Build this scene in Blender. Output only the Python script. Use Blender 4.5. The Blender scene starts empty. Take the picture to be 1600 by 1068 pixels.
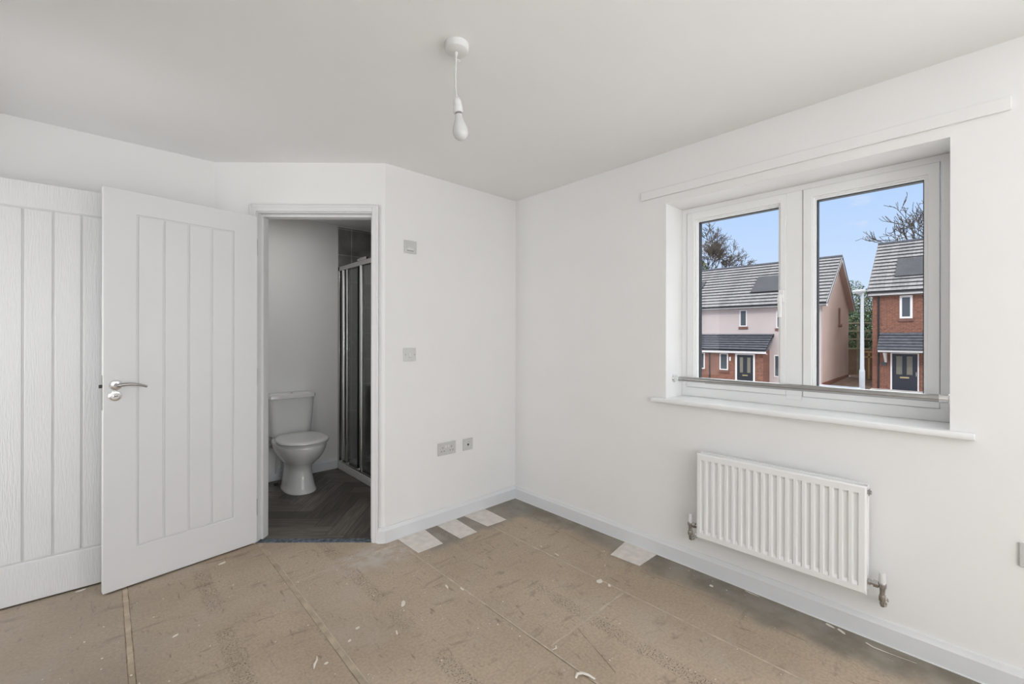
import bpy, bmesh, math, random
from mathutils import Vector, Matrix
rnd = random.Random(7)
S = bpy.context.scene
COL = S.collection
PI = math.pi

# ------------------------------------------------------------------ camera
cam_d = bpy.data.cameras.new('camera')
cam = bpy.data.objects.new('camera', cam_d)
COL.objects.link(cam)
cam.location = (-2.3549, -2.4801, 1.2649)
ROLL = math.radians(0.0913)
cam.rotation_mode = 'XYZ'
cam.matrix_world = (Matrix.Translation(cam.location) @ Matrix.Rotation(-math.radians(43.061), 4, 'Z')
                    @ Matrix.Rotation(PI/2, 4, 'X') @ Matrix.Rotation(ROLL, 4, 'Z'))
cam_d.sensor_fit = 'HORIZONTAL'
cam_d.sensor_width = 36.0
cam_d.lens = 680.72/1600*36
cam_d.shift_x = 0.0
cam_d.shift_y = -(534-524.41)/1600
cam_d.clip_start = 0.02
cam_d.clip_end = 900
S.camera = cam

# ------------------------------------------------------------------ exposure
S.view_settings.view_transform = 'Standard'
S.view_settings.look = 'None'
S.view_settings.gamma = 1.0
S.view_settings.use_curve_mapping = False
S.view_settings.exposure = 0.0

# ------------------------------------------------------------------ sky
W = bpy.data.worlds.new('sky')
S.world = W
W.use_nodes = True
wt = W.node_tree
for n in list(wt.nodes): wt.nodes.remove(n)
def wn(t, **k):
    n = wt.nodes.new(t)
    for a, b in k.items(): setattr(n, a, b)
    return n
tc = wn('ShaderNodeTexCoord'); sx = wn('ShaderNodeSeparateXYZ'); wt.links.new(tc.outputs['Generated'], sx.inputs[0])
cr = wn('ShaderNodeValToRGB')
cr.color_ramp.elements[0].position = 0.0; cr.color_ramp.elements[0].color = (0.30, 0.29, 0.27, 1)
e = cr.color_ramp.elements.new(0.495); e.color = (0.30, 0.29, 0.27, 1)
e = cr.color_ramp.elements.new(0.505); e.color = (0.72, 0.86, 1.05, 1)
e = cr.color_ramp.elements.new(0.56); e.color = (0.64, 0.80, 1.06, 1)
e = cr.color_ramp.elements.new(0.635); e.color = (0.50, 0.70, 1.05, 1)
e = cr.color_ramp.elements.new(0.72); e.color = (2.7, 2.8, 2.95, 1)
cr.color_ramp.elements[-1].position = 1.0; cr.color_ramp.elements[-1].color = (3.5, 3.55, 3.7, 1)
mr = wn('ShaderNodeMapRange'); mr.inputs[1].default_value = -1; mr.inputs[2].default_value = 1
wt.links.new(sx.outputs[2], mr.inputs[0]); wt.links.new(mr.outputs[0], cr.inputs[0])
# small fair weather clouds
mp = wn('ShaderNodeMapping'); mp.inputs['Scale'].default_value = (3.2, 3.2, 8.5); mp.inputs['Location'].default_value = (0.35, 0.1, 0.4)
wt.links.new(tc.outputs['Generated'], mp.inputs[0])
nz = wn('ShaderNodeTexNoise'); nz.inputs['Scale'].default_value = 2.2; nz.inputs['Detail'].default_value = 6; nz.inputs['Roughness'].default_value = 0.5
wt.links.new(mp.outputs[0], nz.inputs['Vector'])
c2 = wn('ShaderNodeValToRGB'); c2.color_ramp.elements[0].position = 0.57; c2.color_ramp.elements[0].color = (0, 0, 0, 1)
c2.color_ramp.elements[1].position = 0.72; c2.color_ramp.elements[1].color = (1, 1, 1, 1)
wt.links.new(nz.outputs[0], c2.inputs[0])
mx = wn('ShaderNodeMixRGB'); mx.inputs[2].default_value = (0.85, 0.88, 0.97, 1)
wt.links.new(c2.outputs[0], mx.inputs[0]); wt.links.new(cr.outputs[0], mx.inputs[1])
bg = wn('ShaderNodeBackground'); bg.inputs[1].default_value = 1.0
wt.links.new(mx.outputs[0], bg.inputs[0])
wo = wn('ShaderNodeOutputWorld'); wt.links.new(bg.outputs[0], wo.inputs[0])

# ------------------------------------------------------------------ sun and added fill lights
sd = bpy.data.lights.new('sun', 'SUN'); so = bpy.data.objects.new('sun', sd); COL.objects.link(so)
sd.energy = 0.9; sd.angle = math.radians(2.0); sd.color = (1.0, 0.94, 0.86)
so.rotation_mode = 'QUATERNION'
so.rotation_quaternion = Vector((-0.72, -0.30, 0.60)).to_track_quat('Z', 'Y')
def area(name, loc, dirv, w, h, power, color=(1, 1, 1)):
    d = bpy.data.lights.new(name, 'AREA'); o = bpy.data.objects.new(name, d); COL.objects.link(o)
    d.shape = 'RECTANGLE'; d.size = w; d.size_y = h; d.energy = power; d.color = color
    o.location = loc; o.rotation_mode = 'QUATERNION'
    o.rotation_quaternion = Vector(dirv).to_track_quat('-Z', 'Y')
    return o
# fill light added outside the invented window behind the viewer
area('window_fill', (-2.2, -5.22, 1.25), (-0.05, 1, 0.95), 1.4, 1.0, 50, (0.965, 0.985, 1.0))
# second fill, outside another invented window farther along the window wall
area('window_fill', (0.40, -4.05, 1.42), (-1, 0.35, 0.45), 1.15, 1.1, 54, (0.965, 0.985, 1.0))
# fill light added on the unseen landing, shining in through the doorway
area('landing_fill', (-4.1, 0.10, 1.2), (1, -0.15, 0.1), 0.7, 1.4, 17, (0.985, 0.99, 1.0))
# lamp added out of view to brighten the ensuite
area('ensuite_fill', (-1.45, 1.05, 2.285), (0, 0, -1), 0.12, 0.12, 2.6, (1.0, 0.99, 0.97))

# ------------------------------------------------------------------ materials
def mat(name, color, rough=0.5, metal=0.0, noise=None, bump=None, spec=0.5, coat=0.0, emit=None):
    """noise=(scale, amount[, stretch]) varies the colour; bump=(scale, strength[, stretch])"""
    m = bpy.data.materials.new(name); m.use_nodes = True
    nt = m.node_tree; b = nt.nodes['Principled BSDF']
    b.inputs['Base Color'].default_value = (*color, 1)
    b.inputs['Roughness'].default_value = rough; b.inputs['Metallic'].default_value = metal
    b.inputs['Specular IOR Level'].default_value = spec
    b.inputs['Coat Weight'].default_value = coat
    t = nt.nodes.new('ShaderNodeTexCoord')
    if noise is None: noise = (6.0, 0.03)
    def vec(stretch):
        mpn = nt.nodes.new('ShaderNodeMapping'); mpn.inputs['Scale'].default_value = stretch
        nt.links.new(t.outputs['Object'], mpn.inputs[0]); return mpn.outputs[0]
    n = nt.nodes.new('ShaderNodeTexNoise'); n.inputs['Scale'].default_value = noise[0]; n.inputs['Detail'].default_value = 4
    nt.links.new(vec(noise[2] if len(noise) > 2 else (1, 1, 1)), n.inputs['Vector'])
    mr_ = nt.nodes.new('ShaderNodeMapRange'); mr_.inputs[1].default_value = 0.3; mr_.inputs[2].default_value = 0.7
    mr_.inputs[3].default_value = 1-noise[1]; mr_.inputs[4].default_value = 1+noise[1]
    nt.links.new(n.outputs[0], mr_.inputs[0])
    mm = nt.nodes.new('ShaderNodeVectorMath'); mm.operation = 'SCALE'; mm.inputs[0].default_value = color
    nt.links.new(mr_.outputs[0], mm.inputs['Scale']); nt.links.new(mm.outputs[0], b.inputs['Base Color'])
    if bump:
        n2 = nt.nodes.new('ShaderNodeTexNoise'); n2.inputs['Scale'].default_value = bump[0]; n2.inputs['Detail'].default_value = 3
        nt.links.new(vec(bump[2] if len(bump) > 2 else (1, 1, 1)), n2.inputs['Vector'])
        bp = nt.nodes.new('ShaderNodeBump'); bp.inputs['Strength'].default_value = bump[1]; bp.inputs['Distance'].default_value = 0.002
        nt.links.new(n2.outputs[0], bp.inputs['Height']); nt.links.new(bp.outputs[0], b.inputs['Normal'])
    return m

M = {}
M['wall'] = mat('wall_paint', (0.91, 0.905, 0.895), 0.85, noise=(3, 0.008), bump=(140, 0.08), spec=0.25)
M['ceil'] = mat('ceiling_paint', (0.945, 0.94, 0.935), 0.9, noise=(3, 0.008), spec=0.2)
M['gloss'] = mat('white_satin_paint', (0.83, 0.83, 0.835), 0.38, noise=(4, 0.008), bump=(60, 0.05))
M['grain'] = mat('white_woodgrain_door', (0.80, 0.80, 0.805), 0.30, noise=(4, 0.008), bump=(34, 0.85, (6, 6, 0.55)))
M['grainh'] = mat('white_woodgrain_rail', (0.80, 0.80, 0.805), 0.32, noise=(4, 0.008), bump=(34, 0.7, (0.6, 6, 6)))
M['skirt'] = mat('skirting_paint', (0.82, 0.828, 0.85), 0.38, noise=(5, 0.01))
M['upvc'] = mat('white_upvc', (0.94, 0.94, 0.935), 0.25, noise=(5, 0.005))
M['sill'] = mat('sill_gloss', (0.91, 0.91, 0.91), 0.25, noise=(5, 0.006))
M['rad'] = mat('radiator_enamel', (0.93, 0.93, 0.925), 0.35, noise=(5, 0.006))
M['plastic'] = mat('white_plastic', (0.80, 0.80, 0.79), 0.35, noise=(8, 0.01))
M['plate'] = mat('silver_grey_plate', (0.63, 0.63, 0.62), 0.45, noise=(8, 0.01))
M['switchp'] = mat('switch_plate', (0.72, 0.72, 0.71), 0.25, noise=(8, 0.01), coat=0.3)
M['dark'] = mat('dark_slot', (0.03, 0.03, 0.03), 0.6)
M['black'] = mat('black_gasket', (0.012, 0.013, 0.016), 0.5)
M['rodchrome'] = mat('rod_chrome', (0.42, 0.42, 0.41), 0.22, 1.0, noise=(8, 0.01))
M['chrome'] = mat('chrome', (0.78, 0.78, 0.78), 0.13, 1.0, noise=(8, 0.01))
M['satin'] = mat('satin_chrome', (0.55, 0.54, 0.53), 0.24, 1.0, noise=(8, 0.02))
M['steel'] = mat('dull_nickel', (0.46, 0.455, 0.45), 0.25, 1.0, noise=(30, 0.1))
M['ceramic'] = mat('ceramic', (0.84, 0.84, 0.835), 0.12, noise=(4, 0.006), coat=0.4)
M['film'] = mat('pale_sheet', (0.76, 0.71, 0.655), 0.5, noise=(22, 0.10))
M['flake'] = mat('paint_flake', (0.80, 0.745, 0.67), 0.6, noise=(30, 0.05))
M['glue'] = mat('glue_line', (0.47, 0.385, 0.285), 0.7, noise=(16, 0.22, (1, 1, 1)))
M['gluepale'] = mat('pale_joint', (0.54, 0.46, 0.37), 0.75, noise=(20, 0.2))
M['crack'] = mat('board_gap', (0.25, 0.19, 0.13), 0.9, noise=(30, 0.3))
M['strip'] = None
M['tarmac'] = mat('tarmac', (0.10, 0.10, 0.105), 0.9, noise=(3, 0.2))
M['paving'] = mat('paving', (0.46, 0.44, 0.42), 0.9, noise=(2, 0.2))
M['soil'] = mat('brown_bark_soil', (0.13, 0.085, 0.06), 0.95, noise=(2.5, 0.4))
M['render'] = mat('pale_pink_render', (0.51, 0.435, 0.42), 0.9, noise=(0.8, 0.04))
M['gable'] = mat('gable_render', (0.52, 0.385, 0.33), 0.9, noise=(0.8, 0.06))
M['hwhite'] = mat('white_fascia', (0.72, 0.68, 0.67), 0.6)
M['slate'] = mat('porch_slate', (0.07, 0.074, 0.088), 0.8, noise=(5, 0.3))
M['hglass'] = mat('house_window_glass', (0.07, 0.08, 0.09), 0.08)
M['solar'] = mat('solar_panel', (0.05, 0.052, 0.058), 0.6, noise=(1.5, 0.15), spec=0.2)
M['blackpaint'] = mat('black_paint', (0.018, 0.02, 0.026), 0.3)
M['navy'] = mat('dark_navy_door', (0.018, 0.02, 0.03), 0.35)
M['obscure'] = mat('obscured_door_glass', (0.17, 0.16, 0.13), 0.25, noise=(40, 0.3))
M['gold'] = mat('brass', (0.65, 0.5, 0.28), 0.3, 1.0)
M['timber'] = mat('timber_fence', (0.22, 0.14, 0.085), 0.85, noise=(5, 0.3, (8, 8, 0.6)))
M['paletimber'] = mat('pale_green_timber', (0.24, 0.23, 0.15), 0.85, noise=(5, 0.25))
M['newtimber'] = mat('new_timber', (0.48, 0.30, 0.14), 0.8, noise=(5, 0.2))
M['postmetal'] = mat('lamp_post_metal', (0.42, 0.43, 0.44), 0.5, 0.0)
M['leaf'] = mat('hedge_leaf', (0.095, 0.125, 0.055), 0.8, noise=(1.8, 0.5))
M['leaf2'] = mat('evergreen_leaf', (0.10, 0.115, 0.05), 0.8, noise=(2.5, 0.5))
M['bark'] = mat('bark', (0.10, 0.085, 0.07), 0.9, noise=(4, 0.3))
M['hill'] = mat('hill_grass', (0.13, 0.24, 0.16), 0.95, noise=(0.1, 0.3))
M['brickdark'] = mat('brick_sill', (0.16, 0.075, 0.06), 0.85, noise=(8, 0.2))
M['threshold'] = mat('threshold_strip', (0.11, 0.135, 0.165), 0.6, noise=(42, 0.75))
M['carsilver'] = mat('car_paint_silver', (0.55, 0.6, 0.68), 0.2, 0.4)

def glassmat(name, tint, k):
    m = bpy.data.materials.new(name); m.use_nodes = True; nt = m.node_tree
    for n in list(nt.nodes): nt.nodes.remove(n)
    o = nt.nodes.new('ShaderNodeOutputMaterial'); mixn = nt.nodes.new('ShaderNodeMixShader')
    tr = nt.nodes.new('ShaderNodeBsdfTransparent'); tr.inputs[0].default_value = (*tint, 1)
    gl = nt.nodes.new('ShaderNodeBsdfGlossy'); gl.inputs['Roughness'].default_value = 0.02
    fr = nt.nodes.new('ShaderNodeLayerWeight'); fr.inputs[0].default_value = 0.25
    mul = nt.nodes.new('ShaderNodeMath'); mul.operation = 'MULTIPLY'; mul.inputs[1].default_value = k
    nt.links.new(fr.outputs['Fresnel'], mul.inputs[0]); nt.links.new(mul.outputs[0], mixn.inputs[0])
    nt.links.new(tr.outputs[0], mixn.inputs[1]); nt.links.new(gl.outputs[0], mixn.inputs[2]); nt.links.new(mixn.outputs[0], o.inputs[0])
    return m
M['glass'] = glassmat('window_glass', (0.97, 0.975, 0.975), 0.25)
M['sglass'] = glassmat('shower_glass', (0.86, 0.88, 0.87), 0.6)

# bulb envelope: pearl glass
m = mat('pearl_bulb', (0.80, 0.80, 0.80), 0.18, noise=(5, 0.004), coat=0.3)
m.node_tree.nodes['Principled BSDF'].inputs['Transmission Weight'].default_value = 0.15
M['bulb'] = m

def brickmat(name, c1, c2, mortar, sx_, sy_, axes, scale=1.0, msize=0.012, rough=0.85, offset=0.5, shift=0.0):
    m = bpy.data.materials.new(name); m.use_nodes = True; nt = m.node_tree; b = nt.nodes['Principled BSDF']
    b.inputs['Roughness'].default_value = rough
    t = nt.nodes.new('ShaderNodeTexCoord'); s = nt.nodes.new('ShaderNodeSeparateXYZ'); c = nt.nodes.new('ShaderNodeCombineXYZ')
    nt.links.new(t.outputs['Object'], s.inputs[0])
    ad = nt.nodes.new('ShaderNodeMath'); ad.operation = 'ADD'; ad.inputs[1].default_value = shift
    nt.links.new(s.outputs[axes[0]], c.inputs[0]); nt.links.new(s.outputs[axes[1]], ad.inputs[0]); nt.links.new(ad.outputs[0], c.inputs[1])
    br = nt.nodes.new('ShaderNodeTexBrick'); br.offset = offset
    br.inputs['Scale'].default_value = scale; br.inputs['Brick Width'].default_value = sx_; br.inputs['Row Height'].default_value = sy_
    br.inputs['Mortar Size'].default_value = msize; br.inputs['Mortar Smooth'].default_value = 0.1
    br.inputs['Color1'].default_value = (*c1, 1); br.inputs['Color2'].default_value = (*c2, 1); br.inputs['Mortar'].default_value = (*mortar, 1)
    nt.links.new(c.outputs[0], br.inputs['Vector'])
    n = nt.nodes.new('ShaderNodeTexNoise'); n.inputs['Scale'].default_value = 9; n.inputs['Detail'].default_value = 5
    nt.links.new(t.outputs['Object'], n.inputs['Vector'])
    mr_ = nt.nodes.new('ShaderNodeMapRange'); mr_.inputs[1].default_value = .3; mr_.inputs[2].default_value = .7; mr_.inputs[3].default_value = 0.75; mr_.inputs[4].default_value = 1.25
    nt.links.new(n.outputs[0], mr_.inputs[0])
    v = nt.nodes.new('ShaderNodeVectorMath'); v.operation = 'SCALE'
    nt.links.new(br.outputs[0], v.inputs[0]); nt.links.new(mr_.outputs[0], v.inputs['Scale']); nt.links.new(v.outputs[0], b.inputs['Base Color'])
    return m
M['brick'] = brickmat('red_brick', (0.225, 0.082, 0.048), (0.165, 0.058, 0.037), (0.20, 0.13, 0.10), 0.225, 0.075, (1, 2), msize=0.010)
M['tile'] = brickmat('grey_wall_tile', (0.30, 0.295, 0.28), (0.26, 0.255, 0.245), (0.52, 0.51, 0.49), 0.60, 0.25, (0, 2), msize=0.004, rough=0.3, offset=0.0, shift=-0.037)
M['tiley'] = brickmat('grey_wall_tile_side', (0.30, 0.295, 0.28), (0.26, 0.255, 0.245), (0.52, 0.51, 0.49), 0.60, 0.25, (1, 2), msize=0.004, rough=0.3, offset=0.0, shift=-0.037)
M['rooftile'] = brickmat('grey_roof_tile', (0.235, 0.225, 0.228), (0.185, 0.18, 0.183), (0.13, 0.13, 0.13), 0.33, 50.0, (1, 2), msize=0.005, rough=0.8)

# chipboard floor -------------------------------------------------
def floormat():
    m = bpy.data.materials.new('chipboard_floor'); m.use_nodes = True; nt = m.node_tree; b = nt.nodes['Principled BSDF']
    b.inputs['Roughness'].default_value = 0.62; b.inputs['Specular IOR Level'].default_value = 0.3
    L = nt.links
    t = nt.nodes.new('ShaderNodeTexCoord'); sp = nt.nodes.new('ShaderNodeSeparateXYZ'); L.new(t.outputs['Object'], sp.inputs[0])
    def noise(scale, detail=5, stretch=(1, 1, 1), rot=0, rough=0.55, dist=0):
        mpn = nt.nodes.new('ShaderNodeMapping'); mpn.inputs['Scale'].default_value = stretch; mpn.inputs['Rotation'].default_value = (0, 0, rot)
        L.new(t.outputs['Object'], mpn.inputs[0])
        n = nt.nodes.new('ShaderNodeTexNoise'); n.inputs['Scale'].default_value = scale; n.inputs['Detail'].default_value = detail
        n.inputs['Roughness'].default_value = rough; n.inputs['Distortion'].default_value = dist
        L.new(mpn.outputs[0], n.inputs['Vector']); return n.outputs[0]
    def rng(x, a, b_, c=0, d=1, smooth=True):
        n = nt.nodes.new('ShaderNodeMapRange'); n.inputs[1].default_value = a; n.inputs[2].default_value = b_; n.inputs[3].default_value = c; n.inputs[4].default_value = d
        if smooth: n.interpolation_type = 'SMOOTHSTEP'
        L.new(x, n.inputs[0]); return n.outputs[0]
    def mth(op, a, b_=None):
        n = nt.nodes.new('ShaderNodeMath'); n.operation = op
        for i, v in enumerate((a, b_)):
            if v is None: continue
            if isinstance(v, (int, float)): n.inputs[i].default_value = v
            else: L.new(v, n.inputs[i])
        return n.outputs[0]
    def mix(f, a, b_):
        n = nt.nodes.new('ShaderNodeMixRGB')
        for i, v in enumerate((f, a, b_)):
            if isinstance(v, tuple): n.inputs[i].default_value = (*v, 1)
            elif isinstance(v, (int, float)): n.inputs[i].default_value = v
            else: L.new(v, n.inputs[i])
        return n.outputs[0]
    base = mix(rng(noise(1.6, 6), 0.35, 0.65), (0.465, 0.366, 0.272), (0.56, 0.450, 0.342))
    base = mix(rng(noise(90, 4, (1, 1, 1)), 0.35, 0.65, 0, 0.30), base, (0.25, 0.19, 0.14))
    base = mix(rng(noise(260, 3), 0.55, 0.75, 0, 0.35), base, (0.42, 0.35, 0.27))
    # scuffs running across the boards
    base = mix(rng(noise(5, 7, (1, 3.4, 1), 0.9, 0.62, 0.6), 0.56, 0.72, 0, 0.60), base, (0.235, 0.18, 0.135))
    base = mix(rng(noise(11, 6, (4.0, 1, 1), 0.3, 0.6, 1.0), 0.60, 0.72, 0, 0.6), base, (0.14, 0.105, 0.08))
    # pale plaster dust
    dust = mth('MULTIPLY', rng(noise(2.4, 6, (1, 1, 1), 0.5, 0.65), 0.5, 0.72), 0.42)
    base = mix(dust, base, (0.52, 0.465, 0.41))
    # heavier dust near the doorway
    dx = mth('SUBTRACT', sp.outputs[0], -1.20); dy = mth('SUBTRACT', sp.outputs[1], -0.12)
    rr = mth('SQRT', mth('ADD', mth('MULTIPLY', dx, dx), mth('MULTIPLY', mth('MULTIPLY', dy, dy), 3.0)))
    dd = mth('MULTIPLY', rng(rr, 0.40, 0.05), rng(noise(14, 6), 0.35, 0.62, 0.1, 0.7))
    base = mix(dd, base, (0.62, 0.585, 0.54))
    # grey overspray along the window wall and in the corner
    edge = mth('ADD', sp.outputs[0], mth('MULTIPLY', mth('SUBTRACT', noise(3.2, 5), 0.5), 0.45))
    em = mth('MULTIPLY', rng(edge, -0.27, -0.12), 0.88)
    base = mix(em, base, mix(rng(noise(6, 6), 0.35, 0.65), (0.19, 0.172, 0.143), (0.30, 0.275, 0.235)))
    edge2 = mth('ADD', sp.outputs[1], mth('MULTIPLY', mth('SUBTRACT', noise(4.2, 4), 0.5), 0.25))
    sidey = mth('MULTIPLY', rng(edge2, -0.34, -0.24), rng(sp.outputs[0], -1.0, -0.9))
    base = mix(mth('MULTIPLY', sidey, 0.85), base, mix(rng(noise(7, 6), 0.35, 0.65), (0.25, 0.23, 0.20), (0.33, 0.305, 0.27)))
    # floor turns greyer towards the entrance door
    lx = mth('ADD', sp.outputs[0], mth('MULTIPLY', mth('SUBTRACT', noise(2.2, 4), 0.5), 0.8))
    base = mix(mth('MULTIPLY', rng(lx, -1.9, -2.35), 0.40), base, (0.27, 0.245, 0.21))
    # printed maker's text, worn to illegible dark specks along the board centres
    tot = None
    for xc in (-1.385, -1.98, -0.76):
        d_ = mth('ABSOLUTE', mth('SUBTRACT', sp.outputs[0], xc))
        bnd = rng(d_, 0.045, 0.025)
        tot = bnd if tot is None else mth('MAXIMUM', tot, bnd)
    ink = mth('MULTIPLY', mth('MULTIPLY', tot, rng(noise(130, 3, (1.0, 1.5, 1)), 0.53, 0.60)), rng(noise(3.0, 2, (0.2, 1, 1)), 0.40, 0.50))
    base = mix(mth('MULTIPLY', ink, 0.70), base, (0.07, 0.065, 0.055))
    # fine pale specks
    base = mix(rng(noise(70, 2), 0.735, 0.755, 0, 0.8), base, (0.6, 0.56, 0.5))
    L.new(base, b.inputs['Base Color'])
    bp = nt.nodes.new('ShaderNodeBump'); bp.inputs['Strength'].default_value = 0.25; bp.inputs['Distance'].default_value = 0.002
    L.new(noise(120, 4), bp.inputs['Height']); L.new(bp.outputs[0], b.inputs['Normal'])
    return m
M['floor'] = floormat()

def herringmat():
    m = bpy.data.materials.new('dark_oak_vinyl'); m.use_nodes = True; nt = m.node_tree; b = nt.nodes['Principled BSDF']
    b.inputs['Roughness'].default_value = 0.42
    L = nt.links
    at = nt.nodes.new('ShaderNodeAttribute'); at.attribute_name = 'plank'
    uv = nt.nodes.new('ShaderNodeUVMap'); uv.uv_map = 'UVMap'
    mpn = nt.nodes.new('ShaderNodeMapping'); mpn.inputs['Scale'].default_value = (3, 42, 1)
    L.new(uv.outputs[0], mpn.inputs[0])
    n = nt.nodes.new('ShaderNodeTexNoise'); n.inputs['Scale'].default_value = 1.6; n.inputs['Detail'].default_value = 6; n.inputs['Distortion'].default_value = 0.6
    L.new(mpn.outputs[0], n.inputs['Vector'])
    mr_ = nt.nodes.new('ShaderNodeMapRange'); mr_.inputs[1].default_value = 0.3; mr_.inputs[2].default_value = 0.7; mr_.inputs[3].default_value = 0.55; mr_.inputs[4].default_value = 1.5
    L.new(n.outputs[0], mr_.inputs[0])
    mul = nt.nodes.new('ShaderNodeMath'); mul.operation = 'MULTIPLY'; L.new(at.outputs['Fac'], mul.inputs[0]); L.new(mr_.outputs[0], mul.inputs[1])
    v = nt.nodes.new('ShaderNodeVectorMath'); v.operation = 'SCALE'; v.inputs[0].default_value = (0.112, 0.099, 0.084)
    L.new(mul.outputs[0], v.inputs['Scale']); L.new(v.outputs[0], b.inputs['Base Color'])
    return m
M['herring'] = herringmat()

# ------------------------------------------------------------------ mesh builder
class MB:
    def __init__(s, M_=None):
        s.bm = bmesh.new(); s.M = M_ or Matrix.Identity(4); s.mi = 0
    def v(s, p): return s.bm.verts.new(s.M @ Vector(p))
    def f(s, vs):
        try: fc = s.bm.faces.new(vs); fc.material_index = s.mi; return fc
        except ValueError: return None
    def box(s, a, b):
        x0, x1 = sorted((a[0], b[0])); y0, y1 = sorted((a[1], b[1])); z0, z1 = sorted((a[2], b[2]))
        c = [s.v((x, y, z)) for z in (z0, z1) for y in (y0, y1) for x in (x0, x1)]
        for q in ((0, 2, 3, 1), (4, 5, 7, 6), (0, 1, 5, 4), (2, 6, 7, 3), (0, 4, 6, 2), (1, 3, 7, 5)): s.f([c[i] for i in q])
        return s
    def cyl(s, p, q, r, r2=None, n=20, caps=True):
        p, q = Vector(p), Vector(q); d = (q-p).normalized(); r2 = r if r2 is None else r2
        a = d.orthogonal().normalized(); b = d.cross(a)
        R = [[s.v(c + (a*math.cos(2*PI*i/n)+b*math.sin(2*PI*i/n))*rr) for i in range(n)] for c, rr in ((p, r), (q, r2))]
        for i in range(n): s.f([R[0][i], R[0][(i+1) % n], R[1][(i+1) % n], R[1][i]])
        if caps: s.f(R[0][::-1]); s.f(R[1])
        return s
    def lathe(s, prof, c=(0, 0, 0), axis='Z', n=28, rot=None):
        A = {'Z': Matrix.Identity(3), 'X': Matrix(((0, 0, 1), (0, 1, 0), (-1, 0, 0))), 'Y': Matrix(((1, 0, 0), (0, 0, 1), (0, -1, 0)))}[axis]
        if rot is not None: A = rot
        rings = []
        for r, z in prof:
            rings.append([s.v(Vector(c) + A @ Vector((max(r, 1e-5)*math.cos(2*PI*i/n), max(r, 1e-5)*math.sin(2*PI*i/n), z))) for i in range(n)])
        for k in range(len(rings)-1):
            for i in range(n): s.f([rings[k][i], rings[k][(i+1) % n], rings[k+1][(i+1) % n], rings[k+1][i]])
        s.f(rings[0][::-1]); s.f(rings[-1]); return s
    def loft(s, rings, caps=True):
        R = [[s.v(p) for p in r] for r in rings]; n = len(R[0])
        for k in range(len(R)-1):
            for i in range(n): s.f([R[k][i], R[k][(i+1) % n], R[k+1][(i+1) % n], R[k+1][i]])
        if caps: s.f(R[0][::-1]); s.f(R[-1])
        return s
    def tube(s, pts, r, n=12, flat=1.0):
        pts = [Vector(p) for p in pts]; rr = r if isinstance(r, (list, tuple)) else [r]*len(pts)
        rings = []; up = None
        for i, p in enumerate(pts):
            d = (pts[min(i+1, len(pts)-1)]-pts[max(i-1, 0)]).normalized()
            if up is None: up = d.orthogonal().normalized() if abs(d.z) > 0.9 else Vector((0, 0, 1))
            a = (up - d*up.dot(d)).normalized(); b = d.cross(a); up = a
            rings.append([p + a*math.cos(2*PI*k/n)*rr[i]*flat + b*math.sin(2*PI*k/n)*rr[i] for k in range(n)])
        return s.loft(rings)
    def prism(s, poly, h0, h1, axis=2):
        """poly in the two other axes, extruded along axis"""
        def P(u, v, h): return {2: (u, v, h), 0: (h, u, v), 1: (u, h, v)}[axis]
        a = [s.v(P(u, v, h0)) for u, v in poly]; b = [s.v(P(u, v, h1)) for u, v in poly]; n = len(poly)
        s.f(a[::-1]); s.f(b)
        for i in range(n): s.f([a[i], a[(i+1) % n], b[(i+1) % n], b[i]])
        return s
    def ring(s, o, i, w0, w1):
        """rectangular frame in (u,v), o=(u0,v0,u1,v1) outer, i inner, from w0 to w1"""
        def q(r, w): return [s.v((r[0], r[1], w)), s.v((r[2], r[1], w)), s.v((r[2], r[3], w)), s.v((r[0], r[3], w))]
        O0, O1, I0, I1 = q(o, w0), q(o, w1), q(i, w0), q(i, w1)
        for k in range(4):
            j = (k+1) % 4
            s.f([O0[k], O0[j], O1[j], O1[k]]); s.f([I0[j], I0[k], I1[k], I1[j]])
            s.f([O1[k], O1[j], I1[j], I1[k]]); s.f([O0[j], O0[k], I0[k], I0[j]])
        return s
    def build(s, name, mats, parent=None, bevel=0.0, seg=2, smooth=35, sub=0, recalc=True):
        if recalc: bmesh.ops.recalc_face_normals(s.bm, faces=s.bm.faces)
        me = bpy.data.meshes.new(name)
        root = parent
        while root is not None and root.parent is not None: root = root.parent
        if root is not None and root.type == 'EMPTY':
            s.bm.transform(Matrix.LocRotScale(root.location, root.rotation_euler, root.scale).inverted())
        s.bm.to_mesh(me); s.bm.free()
        for m_ in (mats if isinstance(mats, (list, tuple)) else [mats]): me.materials.append(M[m_] if isinstance(m_, str) else m_)
        o = bpy.data.objects.new(name, me); COL.objects.link(o)
        if parent is not None: o.parent = parent
        if smooth:
            for p in me.polygons: p.use_smooth = True
            me.set_sharp_from_angle(angle=math.radians(smooth))
        if bevel:
            bv = o.modifiers.new('bevel', 'BEVEL'); bv.width = bevel; bv.segments = seg; bv.limit_method = 'ANGLE'; bv.angle_limit = math.radians(40)
            bv.harden_normals = False
        if sub:
            sm = o.modifiers.new('sub', 'SUBSURF'); sm.levels = sub; sm.render_levels = sub
        return o

def tag(o, label=None, cat=None, group=None, kind=None):
    if label: o['label'] = label
    if cat: o['category'] = cat
    if group: o['group'] = group
    if kind: o['kind'] = kind
    return o
def empty(name, loc, label=None, cat=None, group=None, kind=None, rz=0):
    o = bpy.data.objects.new(name, None); COL.objects.link(o); o.location = loc; o.rotation_euler = (0, 0, rz)
    o.empty_display_size = 0.1
    return tag(o, label, cat, group, kind)
def struct(o, label, cat): return tag(o, label, cat, kind='structure')
def frame(o, x, y, z):
    x, y, z = Vector(x), Vector(y), Vector(z)
    return Matrix.Translation(Vector(o)) @ Matrix(((x.x, y.x, z.x), (x.y, y.y, z.y), (x.z, y.z, z.z))).to_4x4()

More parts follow.
